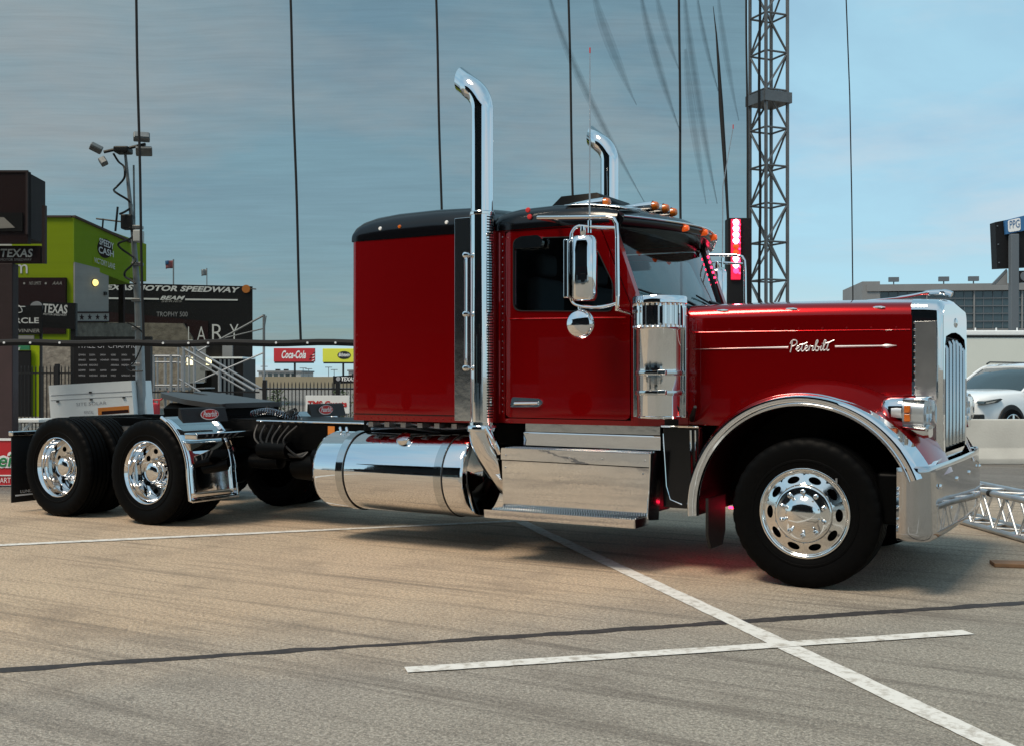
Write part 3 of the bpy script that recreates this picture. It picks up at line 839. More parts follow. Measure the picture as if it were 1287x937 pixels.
# ---- cab
door_o = [(-2.405, 1.095), (-1.335, 1.095), (-1.335, 1.95), (-1.585, 2.545), (-2.405, 2.555)]
door_o = round_poly(door_o, [0.05, 0.05, 0.0, 0.04, 0.05])
win = round_poly([(-2.335, 1.925), (-1.475, 1.895), (-1.465, 2.10), (-1.655, 2.475), (-2.335, 2.50)], [0.07, 0.05, 0.05, 0.06, 0.06])
win_in = [(x*0.985-0.029, (z-2.2)*0.975+2.2) for x, z in win]
for s in (-1, 1):
    y0, y1 = s*1.032, s*0.985
    dr = MB().panel(door_o, [win], y0, y1).build('door', 'red_paint', T, angle=40)
    MB().panel(win, [win_in], s*1.040, s*1.02).build('window_trim', 'rubber', dr)
    MB().panel(win, [], s*1.012, s*1.008).build('window', 'side_glass', dr)
    # raised belt line and pull handle
    MB().tube([(-2.37, s*1.033, 1.865), (-1.37, s*1.033, 1.850)], 0.006, 6).build('belt_line', 'red_paint', dr)
    h = MB().prism(round_poly([(-2.36, 1.175), (-2.34, 1.255), (-2.09, 1.245), (-2.06, 1.215), (-2.10, 1.18)], 0.02), 'xz', s*1.030, s*1.044).build('door_handle', 'chrome', dr)
    MB().tube([(-2.31, s*1.052, 1.205), (-2.10, s*1.056, 1.21)], [0.016, 0.013], 10).build('latch', 'alloy', h)
    MB().prism(round_poly([(-2.315, 2.41), (-2.30, 2.475), (-2.25, 2.505), (-2.09, 2.505), (-2.05, 2.47), (-2.06, 2.41)], 0.02), 'xz', s*1.036, s*1.075).build('vent_visor', 'stainless', dr)
    # fixed side sheet: pillars, sill, roof rail around the door
    out_o = [(-2.512, 1.05), (-1.325, 1.05), (-1.325, 1.945), (-1.50, 2.60), (-2.512, 2.60)]
    gap = [(-2.412, 1.088), (-1.328, 1.088), (-1.328, 1.952), (-1.579, 2.552), (-2.412, 2.562)]
    sd_o = [(-2.512, 1.05), (-1.30, 1.05), (-1.30, 1.96), (-1.29, 2.03), (-1.495, 2.60), (-2.512, 2.60)]
    MB().panel(sd_o, [gap], s*1.030, s*0.96).build('cab_side', 'red_paint', T, angle=40)
    # cowl between door and hood
    MB().add([(-1.31, s*1.029, 1.05), (-0.94, s*0.875, 1.05), (-0.94, s*0.875, 1.90), (-1.00, s*0.86, 1.965), (-1.30, s*0.985, 1.99), (-1.31, s*1.029, 1.94)],
             [(0, 1, 2, 5), (5, 2, 3, 4)]).build('cowl', 'red_paint', T, solid=0.02, flat=True)
    MB().tube([(-2.46, s*1.034, 1.12), (-2.46, s*1.034, 2.55)], 0.010, 6).build('pillar_seam', 'red_paint', T)
    for k in range(26):
        MB().lathe([(0, -0.004*1), (0.006, -0.003), (0.008, 0.0)], 'y', (-2.435, -1.0305 if s < 0 else 1.036, 1.14+0.055*k), 6).build('rivet', 'chrome', T)
MB().box(-2.50, -2.47, -0.98, 0.98, 1.05, 2.62).build('rear_wall', 'interior', T)
MB().box(-2.47, -1.0, -0.95, 0.95, 1.05, 1.10).build('cab_deck', 'interior', T)
roof_st = [(-2.52, 1.02, 2.65, 0.05), (-2.50, 1.035, 2.69, 0.09), (-2.44, 1.042, 2.72, 0.12), (-2.3, 1.045, 2.742, 0.14), (-2.0, 1.045, 2.75, 0.15), (-1.7, 1.045, 2.735, 0.15), (-1.55, 1.04, 2.71, 0.14), (-1.45, 1.02, 2.675, 0.10)]
crf = MB().loft([sec(x, w, 2.565, z1, r, 0.055) for x, w, z1, r in roof_st]).build('cab_roof', 'black_paint', T)
for x, z in [(-2.20, 2.71), (-2.18, 2.655)]:
    MB().lathe([(0, -0.014), (0.018, -0.010), (0.022, 0.0)], 'y', (x, -1.034 if z > 2.68 else -1.044, z), 12).build('clearance_lamp', 'red_print', crf)
# windscreen
def wsx(y, z):
    k = (z-1.96)/(2.54-1.96)
    xb = -1.17 - 0.135*(abs(y)/0.93)**2.2; xt = -1.43 - 0.065*(abs(y)/0.93)**2.2
    return xb + (xt-xb)*k
def wpt(a, b): 
    z = 1.93 + 0.62*b; y = (-1+2*a)*(0.965 - 0.035*b); return (wsx(y, z), y, z)
MB().grid(wpt, 28, 8).build('windscreen', 'windscreen_glass', T)
for s in (-1, 1):
    MB().tube([(wsx(s*y, z)+0.004, s*y, z) for y, z in [(0.972, 1.93), (0.955, 2.2), (0.938, 2.56)]], 0.020, 8).build('screen_seal', 'rubber', T)
    MB().add([(-1.297, s*1.026, 1.96), (wsx(s*0.96, 1.96), s*0.97, 1.95), (wsx(s*0.93, 2.56), s*0.935, 2.57), (-1.50, s*1.02, 2.60), (-1.30, s*1.026, 2.03)],
             [(0, 1, 4), (4, 1, 2, 3)]).build('windscreen_pillar', 'red_paint', T, solid=0.016, flat=True)
MB().tube([(wsx(y/20, 1.955)+0.006, y/20, 1.955) for y in range(-19, 20)], 0.020, 8).build('screen_seal', 'rubber', T)
# red light dots up the far pillar
for k in range(11):
    z = 2.02 + 0.047*k; y = 0.985 - 0.03*k/11
    MB().lathe([(0, -0.013), (0.010, -0.009), (0.013, 0), (0.010, 0.009), (0, 0.013)], 'z', (wsx(y, z)+0.03, y, z), 8).build('pillar_led', 'red_lit', T)
# wipers
for y0, y1 in ((-0.15, -0.75), (0.75, 0.2)):
    w = MB().tube(smooth_path([(wsx(y0, 1.97)+0.05, y0, 1.965), (wsx((y0+y1)/2, 2.02)+0.04, (y0+y1)/2, 2.025), (wsx(y1, 2.0)+0.03, y1, 2.03)]), 0.012, 6).build('wiper', 'rubber', T)
    MB().tube([(wsx(y1+0.25, 2.0)+0.025, y1+0.28, 1.995), (wsx(y1-0.2, 2.06)+0.02, y1-0.22, 2.07)], 0.008, 6).build('blade', 'rubber', w)
# drop visor bowed forward over the glass
def vsec(y):
    k = abs(y)/0.99
    xl = -1.15 - 0.26*k**1.8
    xr = -1.47 - 0.03*k
    zt = 2.735 - 0.075*k**2
    zl = 2.625 - 0.01*k
    zb = 2.555 - 0.02*k
    return [(xr-0.06, y, zt-0.01), (xr, y, zt), (xr+(xl-xr)*0.5, y, (zt+zl)/2+0.018), (xl-0.03, y, zl+0.012), (xl, y, zl-0.01), (xl+0.004, y, zl-0.03), (xl-0.012, y, zb+0.01), (xl-0.035, y, zb), (xr+(xl-xr)*0.4, y, zb+0.03), (xr-0.01, y, 2.545), (xr-0.06, y, 2.56)]
b = MB(); ys = [-0.99+1.98*k/36 for k in range(37)]
b.loft([vsec(y)+[vsec(y)[0]] for y in ys])
vis = b.build('sun_visor', 'black_paint', T, angle=45)
MB().tube([(vsec(y)[4][0]+0.006, y, vsec(y)[4][2]+0.008) for y in ys], 0.009, 8).build('visor_lip', 'chrome', vis)
for y in (-0.32, 0.02, 0.34):
    v_ = vsec(y); xl, zl = v_[4][0], v_[4][2]
    MB().lathe([(0, 0.04), (0.018, 0.036), (0.026, 0.016), (0.028, -0.02), (0, -0.03)], 'x', (xl+0.0, y, zl-0.028), 16).build('visor_lamp', 'amber_lit', vis)
# five torpedo lamps on the roof
for (y, x, z) in [(-0.70, -1.70, 2.775), (-0.20, -1.50, 2.80), (0.0, -1.49, 2.805), (0.20, -1.50, 2.80), (0.70, -1.70, 2.775)]:
    e = empty('roof_marker', (x, y, z)); e.parent = T
    MB().lathe([(0, -0.36), (0.012, -0.33), (0.026, -0.22), (0.038, -0.10), (0.043, -0.02), (0.043, 0.0)], 'x', n=20).build('torpedo', 'chrome', e)
    MB().lathe([(0.038, 0.0), (0.036, 0.022), (0.028, 0.042), (0.015, 0.050), (0, 0.052)], 'x', n=20).build('lens', 'amber', e)
    MB().box(-0.12, -0.06, -0.018, 0.018, -0.07, -0.025).build('foot', 'chrome', e)
# low black unit on the roof
MB().loft([[(x, -w, 2.76), (x, -w+0.06, z), (x, w-0.06, z), (x, w, 2.76)] for x, w, z in [(-2.46, 0.34, 2.80), (-2.28, 0.38, 2.925), (-1.95, 0.38, 2.93), (-1.85, 0.36, 2.86), (-1.82, 0.34, 2.80)]]).build('roof_unit', 'chassis_black', T)
# chrome corner on the visor's near end
MB().grid(lambda a, b: (-1.90 + 0.50*a, -1.0 + 0.30*b + 0.04*a, 2.722 + 0.05*math.sin(b*1.4)*(1-a*0.4) - 0.055*a*a + 0.006), 8, 5).build('roof_corner_trim', 'chrome', crf, solid=0.008)

# ---- interior
for y in (-0.5, 0.5):
    st_ = MB().cbox(-2.30, -1.85, y-0.24, y+0.24, 1.42, 1.56, 0.04).build('seat', 'interior_grey', T)
    MB().cbox(-2.40, -2.26, y-0.23, y+0.23, 1.52, 2.22, 0.05).build('backrest', 'interior_grey', st_)
    MB().cbox(-2.38, -2.28, y-0.13, y+0.13, 2.24, 2.42, 0.04).build('headrest', 'interior_grey', st_)
MB().cbox(-1.55, -1.15, -0.92, 0.92, 1.55, 1.93, 0.06).build('dashboard', 'interior', T)
MB().tube([(-1.72+0.07*math.sin(a), 0.5+0.22*math.cos(a), 1.83+0.20*math.sin(a)) for a in [2*PI*k/32 for k in range(32)]], 0.016, 8, closed=True).build('steering_wheel', 'interior', T)

# ---- hood
hs = []
for k in range(31):
    t = k/30; x = -0.945 + t*1.525
    w = 0.872 - 0.29*(t**1.25); z1 = 1.935 + 0.006*math.sin(t*PI) - 0.004*t
    zlo = max(1.06 if x < 0 else 0.9, 0.49 + math.sqrt(max(0, 0.775**2-(x+0.02)**2)) if abs(x+0.02) < 0.77 else 0)
    hs.append(sec(x, w, zlo, z1, 0.115 - 0.01*t, 0.045))
hood = MB().loft(hs, caps=False).build('hood', 'red_paint', T, angle=40)
def hood_w(x): return 0.872 - 0.29*(max(0, min(1, (x+0.945)/1.525))**1.25)
MB().tube([(x, -hood_w(x)-0.001, 1.735) for x in [-0.93+0.1*k for k in range(16)]], 0.004, 6).build('crease_line', 'red_paint', hood)
for k in range(9):
    x = -0.80+0.16*k
    MB().lathe([(0, -0.005), (0.006, -0.003), (0.008, 0.002)], 'y', (x, -hood_w(x), 1.752), 8).build('rivet', 'red_paint', hood)
for k in range(13):
    MB().lathe([(0, -0.005), (0.006, -0.003), (0.008, 0.002)], 'y', (-0.90, -hood_w(-0.90), 1.18+0.055*k), 8).build('rivet', 'red_paint', hood)
for x in (-0.70, -0.22, 0.36):       # chrome slivers standing in for highlights along the shoulder
    MB().tube([(x-0.05, -hood_w(x)+0.026, 1.892), (x-0.02, -hood_w(x)+0.022, 1.893), (x+0.02, -hood_w(x)+0.020, 1.893), (x+0.05, -hood_w(x)+0.020, 1.892)], [0.003, 0.010, 0.010, 0.003], 8).build('hood_glint', 'chrome', hood)
# name script and spear on the hood side
def on_hood(x, z, d=0.006): return (x, -hood_w(x) - d, z)
def spear(x0, x1, z0, z1, prof):
    b = MB()
    n = 24
    vs = []; fs = []
    for i in range(n+1):
        t = i/n; x = x0+(x1-x0)*t; z = z0+(z1-z0)*t
        hw = 0.0012
        for j in range(len(prof)-1):
            if prof[j][0] <= t <= prof[j+1][0]:
                q = (t-prof[j][0])/(prof[j+1][0]-prof[j][0]); hw = prof[j][1]+(prof[j+1][1]-prof[j][1])*q
        for (dz, d) in ((-hw, 0.001), (0, 0.008), (hw, 0.001)): vs.append(on_hood(x, z+dz, d))
    for i in range(n):
        for j in range(2): fs.append((3*i+j, 3*i+3+j, 3*i+4+j, 3*i+j+1))
    return b.add(vs, fs)
badge = empty('name_badge', (0, 0, 0)); badge.parent = T
spear(-0.905, -0.228, 1.612, 1.618, [(0, 0.001), (0.5, 0.005), (1, 0.008)]).build('spear', 'badge_white', badge)
spear(0.085, 0.485, 1.621, 1.625, [(0, 0.008), (0.75, 0.006), (0.84, 0.013), (1, 0.0008)]).build('spear', 'badge_white', badge)
G = {  # handwriting strokes, x advances left to right, height 1 = capital
 'P': [[(0.02,-0.05),(0.08,0.35),(0.14,0.95)], [(0.02,0.72),(0.10,0.98),(0.24,1.08),(0.38,1.00),(0.40,0.80),(0.30,0.60),(0.12,0.50)]],
 'e1': [[(0.34,0.20),(0.46,0.30),(0.54,0.42),(0.50,0.52),(0.42,0.46),(0.38,0.22),(0.44,0.04),(0.54,0.08),(0.64,0.28)]],
 't1': [[(0.76,0.78),(0.70,0.45),(0.66,0.16),(0.70,0.02),(0.80,0.10),(0.88,0.26)], [(0.56,0.62),(0.80,0.68),(1.02,0.82)]],
 'e2': [[(0.84,0.20),(0.96,0.30),(1.03,0.42),(0.98,0.52),(0.90,0.46),(0.87,0.22),(0.93,0.04),(1.02,0.08),(1.10,0.26)]],
 'r': [[(1.08,0.05),(1.14,0.40),(1.18,0.52),(1.22,0.44),(1.30,0.46),(1.34,0.42),(1.28,0.14),(1.32,0.04),(1.42,0.16)]],
 'b': [[(1.42,0.20),(1.52,0.60),(1.60,0.90),(1.56,1.00),(1.50,0.86),(1.44,0.30),(1.46,0.08),(1.56,0.03),(1.64,0.18),(1.62,0.38),(1.54,0.42),(1.74,0.32)]],
 'i': [[(1.80,0.50),(1.74,0.16),(1.78,0.04),(1.88,0.20)], [(1.85,0.68),(1.86,0.72)]],
 'l': [[(1.88,0.20),(2.00,0.62),(2.05,0.92),(2.00,1.00),(1.94,0.84),(1.90,0.24),(1.94,0.04),(2.04,0.16)]],
 't2': [[(2.22,0.86),(2.16,0.50),(2.10,0.18),(2.14,0.02),(2.24,0.12)], [(2.02,0.70),(2.24,0.78),(2.52,0.98)]],
}
for k, strokes in G.items():
    b = MB()
    for stt in strokes:
        pth = smooth_path([(x, z, 0) for x, z in stt], 5)
        b.tube([on_hood(-0.217 + p.x*0.118, 1.588 + p.y*0.076 + p.x*0.002, 0.004) for p in pth], 0.0042, 6)
    b.build('script_letter', 'badge_white', badge)
# hood latch handle at the back corner
MB().tube([(-0.90, -0.90, 1.10), (-0.86, -1.00, 1.13), (-0.80, -1.10, 1.20)], [0.02, 0.022, 0.012], 8).build('hood_latch', 'rubber', hood)

# ---- grille shell
sh_out = [(-0.565, 0.83)] + [(-0.575, 1.2), (-0.575, 1.72)] + arc(-0.485, 1.850, 0.09, 180, 94, 8) + [(-0.2, 1.958), (0, 1.966)]
sh_out = sh_out + [(-y, z) for y, z in sh_out[-2::-1]]
shell = []
for (x, sc, dz) in [(0.575, 1.012, 0.004), (0.66, 1.006, 0.003), (0.735, 1.0, 0.0), (0.765, 0.985, -0.008), (0.778, 0.955, -0.02)]:
    shell.append([(x, y*sc, (z-1.3)*(1+(sc-1)*0.6)+1.3+dz) for y, z in sh_out])
gs = MB().loft(shell, caps=False)
op = [(-0.47, 0.89), (-0.48, 1.63), (-0.44, 1.69), (-0.2, 1.72), (0, 1.73), (0.2, 1.72), (0.44, 1.69), (0.48, 1.63), (0.47, 0.89)]
gsh = gs.build('grille_shell', 'stainless', T, angle=50)
gsh.data.materials[0] = MATS['chrome']
# front face around the opening
fo = [(y*0.955, (z-1.3)*0.973+1.28) for y, z in sh_out]
b = MB().panel(fo, [op], 0, 0.012)
b.v = [(0.780-y, x, z) for x, y, z in b.v]
b.build('shell_face', 'chrome', gsh, angle=30)
gm = bpy.data.materials.new('grille_mesh'); gm.use_nodes = True
MATS['grille_mesh'] = gm
gm.node_tree.nodes['Principled BSDF'].inputs['Base Color'].default_value = (0.012, 0.012, 0.013, 1)
gm.node_tree.nodes['Principled BSDF'].inputs['Metallic'].default_value = 0.6
gm.node_tree.nodes['Principled BSDF'].inputs['Roughness'].default_value = 0.4
MB().box(0.70, 0.705, -0.46, 0.46, 0.88, 1.73).build('radiator', 'chassis_black', gsh)
mesh_b = MB()
for k in range(42):
    z = 0.91 + k*0.019
    mesh_b.tube([(0.742, -0.45, z), (0.742, 0.45, z)], 0.0042, 5)
mesh_b.build('mesh_screen', 'grille_mesh', gsh)
for k in range(6):
    y = -0.40+0.16*k
    zt = 1.675 - 0.05*(y/0.4)**2
    MB().tube([(0.772, y, 0.93), (0.772, y, zt-0.02), (0.766, y, zt)], [0.019, 0.019, 0.012], 14).build('grille_bar', 'stainless', gsh)
MB().lathe([(0, 0.012), (0.02, 0.010), (0.034, 0.004), (0.036, 0)], 'x', (0.782, 0, 1.80), 24).build('oval_emblem', 'alloy', gsh)
for k in range(19):
    MB().lathe([(0, -0.006), (0.007, -0.004), (0.010, 0.001)], 'y', (0.600, -0.5825, 0.90+0.049*k), 8).build('rivet', 'chrome', gsh)
MB().cbox(0.60, 0.74, -0.5845, -0.5815, 0.86, 1.79, 0.001).build('shell_side_plate', 'brushed', gsh)
# swept ornament on the hood's nose
MB().tube(smooth_path([(0.15, 0, 1.985), (0.40, 0, 2.00), (0.58, 0, 2.025), (0.70, 0, 2.025), (0.76, 0, 2.005)]), [0.006]*6+[0.012]*6+[0.020]*6+[0.024]*6+[0.008], 10).build('hood_ornament', 'chrome', T)
# ---- front fenders
FC = (-0.02, 0.49)
def fen(s):
    rings = []
    for k in range(41):
        a = R_(183 - 165*k/40)
        ca, sa = math.cos(a), math.sin(a)
        x_ = FC[0]+0.9*ca
        hw = max(0.56, hood_w(x_) - 0.03) if x_ > -0.95 else 0.86
        prof = [(0.765, 1.195), (0.785, 1.205), (0.80, 1.19), (0.815, 1.14), (0.835, 1.05), (0.865, 0.95), (0.90, hw+0.03), (0.90, hw-0.05)]
        rings.append([(FC[0]+r*ca, s*y, FC[1]+r*sa) for r, y in prof])
    return MB().loft(rings, caps=False)
for s in (-1, 1):
    f = fen(s).build('front_fender', 'red_paint', T, angle=50)
    tr = []
    for k in range(61):
        a = R_(184 - 164*k/60); ca, sa = math.cos(a), math.sin(a)
        wid = 1.0 + 0.0*k
        t = k/60
        add = 0.0 if t < 0.68 else (t-0.68)/0.32
        prof = [(0.722, 1.180), (0.722, 1.200), (0.730, 1.213), (0.745, 1.217), (0.752, 1.210), (0.758, 1.214), (0.775, 1.222), (0.792, 1.218), (0.803+0.02*add, 1.202), (0.806+0.035*add, 1.185-0.05*add), (0.815+0.05*add, 1.17-0.14*add)]
        tr.append([(FC[0]+r*ca, s*y, FC[1]+r*sa) for r, y in prof])
    MB().loft(tr, caps=False).build('fender_trim', 'chrome', f, angle=40)
    # dark liner
    MB().grid(lambda p, q, s=s: (FC[0]+0.735*math.cos(R_(184-166*p)), s*(1.19-0.75*q), FC[1]+0.735*math.sin(R_(184-166*p))), 30, 2).build('wheel_liner', 'chassis_black', T)
    MB().prism([(FC[0]+0.735*math.cos(R_(a)), FC[1]+0.735*math.sin(R_(a))) for a in range(184, 17, -8)], 'xz', s*0.46, s*0.44).build('inner_wall', 'chassis_black', T)
    # chrome nose of the fender, running to the bumper
    MB().loft([[(x, s*yo, z), (x, s*(yo-0.02), z+0.03), (x, s*(yo-0.15), z+0.055), (x, s*0.60, z+0.07)] for x, yo, z in [(0.60, 1.16, 0.83), (0.66, 1.15, 0.80), (0.74, 1.10, 0.795), (0.79, 1.0, 0.795)]], caps=False).build('fender_nose', 'chrome', f, solid=0.012)
    MB().cbox(0.45, 0.76, s*1.0-0.12, s*1.0+0.12, 0.45, 0.79, 0.03).build('bumper_bracket', 'chassis_black', T)
    MB().loft([[(-0.70+dx, s*y, z) for y, z in [(1.16, 0.56), (1.16, 0.30), (1.10, 0.20), (0.86, 0.20), (0.80, 0.30), (0.80, 0.56)]] for dx in (0, 0.02)]).build('mud_flap', 'rubber', T)

# ---- bumper
bp_path = [(0.60, -1.215)] + [(0.70 + 0.10*math.cos(R_(a)), -1.115 + 0.10*math.sin(R_(a))) for a in range(-90, -9, 10)]
bp_path = [(x, y) for x, y in bp_path] + [(0.812, -1.0), (0.826, -0.6), (0.833, 0.0)]
bp_path = bp_path + [(x, -y) for x, y in bp_path[-2::-1]]
bprof = [(-0.024, 0.838), (-0.010, 0.842), (-0.004, 0.832), (-0.006, 0.80), (0.001, 0.60), (0.008, 0.42), (0.006, 0.385), (-0.008, 0.368), (-0.042, 0.366)]
rings = []
for i, (x, y) in enumerate(bp_path):
    a = Vector(bp_path[max(0, i-1)]); c = Vector(bp_path[min(len(bp_path)-1, i+1)])
    t = (c-a).normalized(); n = Vector((t.y, -t.x))
    rings.append([(x+n.x*d, y+n.y*d, z) for d, z in bprof])
bum = MB().loft(rings, caps=False).build('bumper', 'bumper_chrome', T, angle=40, solid=0.006)
for y, z in [(-0.95, 0.70), (-0.30, 0.70), (0.30, 0.70), (0.95, 0.70), (-0.55, 0.52), (0.55, 0.52)]:
    MB().lathe([(0, 0.016), (0.014, 0.012), (0.018, 0.0)], 'x', (0.818+0.014*(1-abs(y)), y, z), 14).build('bolt', 'chrome', bum)

# ---- headlights
def headlamp(s):
    e = empty('headlight', (0, 0, 0)); e.parent = T
    yc = s*0.90
    def ring(x, hy, hz, zc, n=24, p=3.0, yo=0.0):
        L = []
        for k in range(n+1):
            a = 2*PI*k/n; c, sn = math.cos(a), math.sin(a)
            L.append((x, yc + s*yo + hy*math.copysign(abs(c)**(2/p), c), zc + hz*math.copysign(abs(sn)**(2/p), sn)))
        return L
    H = [(0.452, 0.03, 0.035, 1.195), (0.457, 0.085, 0.075, 1.190), (0.475, 0.115, 0.092, 1.186), (0.52, 0.130, 0.104, 1.182), (0.575, 0.137, 0.110, 1.178), (0.60, 0.139, 0.112, 1.176)]
    MB().loft([ring(*h) for h in H]).build('housing', 'chrome', e, angle=50)
    B = [(0.60, 0.139, 0.112, 1.176), (0.68, 0.143, 0.115, 1.171), (0.735, 0.146, 0.116, 1.168), (0.752, 0.140, 0.110, 1.167)]
    def rim(h0, h1, lo, hi, nm, m):      # upper and lower chrome lips of the bowl
        pass
    hood_l = [[p for p in ring(*h) if p[2] > h[3]+h[2]*0.72] for h in B]
    MB().loft([sorted(r_, key=lambda p: p[1]) for r_ in hood_l], caps=False).build('brow', 'chrome', e, solid=0.006)
    low_l = [[p for p in ring(*h) if p[2] < h[3]-h[2]*0.72] for h in B]
    MB().loft([sorted(r_, key=lambda p: p[1]) for r_ in low_l], caps=False).build('sill', 'chrome', e, solid=0.006)
    Bi = [(0.60, 0.128, 0.100, 1.176), (0.68, 0.118, 0.098, 1.171), (0.73, 0.118, 0.096, 1.168)]
    MB().loft([ring(*h) for h in Bi]).build('bowl', 'lamp_silver', e, angle=50)
    Ln = [(0.598, 0.1375, 0.098, 1.177), (0.64, 0.141, 0.101, 1.174), (0.70, 0.145, 0.104, 1.170), (0.745, 0.145, 0.104, 1.168), (0.768, 0.130, 0.092, 1.167), (0.778, 0.10, 0.07, 1.167)]
    MB().loft([ring(*h) for h in Ln]).build('lens', 'lens_glass', e, angle=60)
    MB().loft([ring(x, hy, hz, zc) for x, hy, hz, zc in [(0.530, 0.1345, 0.060, 1.180), (0.565, 0.1385, 0.072, 1.178), (0.595, 0.1405, 0.076, 1.176)]], caps=False).build('side_reflector', 'lamp_silver', e)
    for i, z in enumerate((1.202, 1.146)):
        MB().cbox(0.612, 0.652, yc+s*0.128-0.012, yc+s*0.128+0.008, z-0.026, z+0.026, 0.006).build('amber_marker', 'amber', e)
    for i, (x, r) in enumerate(((0.705, 0.052),)):
        MB().lathe([(0.010, 0.0), (r*0.7, 0.012), (r, 0.04)], 'x', (x, yc+s*0.06, 1.170), 24).build('reflector', 'chrome', e)
        MB().lathe([(0.010, 0.0), (r*0.7, 0.012), (r, 0.04)], 'x', (x, yc-s*0.06, 1.170), 24).build('reflector', 'chrome', e)
    MB().loft([ring(x, 0.09, h, z, 16) for x, h, z in [(0.60, 0.02, 1.085), (0.66, 0.045, 1.075), (0.72, 0.055, 1.060), (0.755, 0.04, 1.055)]]).build('lower_pod', 'chrome', e)
    MB().tube([(0.66, s*0.80, 1.12), (0.64, s*0.66, 1.05), (0.62, s*0.58, 1.02)], 0.03, 10).build('arm', 'chrome', e)
headlamp(-1); headlamp(1)

# ---- air cleaners
def air_cleaner(s):
    e = empty('air_cleaner', (-1.06, s*1.13, 0)); e.parent = T
    MB().lathe([(0, 1.995), (0.15, 1.993), (0.192, 1.985), (0.198, 1.975), (0.198, 1.935), (0.190, 1.93)], 'z', n=48).build('lid', 'chrome', e)
    # fluted intake ring
    b = MB(); n = 96
    def fl(a, h):
        k = int(round(a*n)); r = 0.192 if k % 3 < 2 else 0.172
        if h < 0.05 or h > 0.95: r = 0.190
        return (r*math.cos(2*PI*a), r*math.sin(2*PI*a), 1.76+0.17*h)
    b.grid(fl, n, 12, wrap=True); b.build('intake_ring', 'chrome', e, angle=30)
    can = MB().lathe([(0.190, 1.76), (0.170, 1.752), (0.166, 1.74), (0.166, 1.455), (0.171, 1.45), (0.171, 1.425), (0.166, 1.42), (0.164, 1.315), (0.170, 1.31), (0.170, 1.285), (0.163, 1.28), (0.160, 1.135), (0.165, 1.13), (0.163, 1.118), (0.13, 1.112), (0, 1.112)], 'z', n=48).build('canister', 'chrome', e, angle=40)
    for z in (1.4375, 1.2975):
        MB().lathe([(0.1725, z-0.016), (0.1745, z), (0.1725, z+0.016)], 'z', n=48).build('band', 'stainless', e)
        MB().cbox(0.06, 0.12, -s*0.0+s*0.150, s*0.185, z-0.012, z+0.022, 0.005).build('band_latch', 'chrome', e)
    MB().cbox(-0.22, -0.16, s*(-0.05)-0.02, s*(-0.05)+0.02, 1.12, 1.85, 0.006).build('mount_strap', 'stainless', e)
    MB().cbox(0.15, 0.19, s*(-0.05)-0.02, s*(-0.05)+0.02, 1.12, 1.85, 0.006).build('mount_strap', 'stainless', e)
    MB().tube([(0, -s*0.10, 1.55), (0, -s*0.30, 1.55)], 0.07, 14).build('duct', 'chassis_black', e)
air_cleaner(-1); air_cleaner(1)

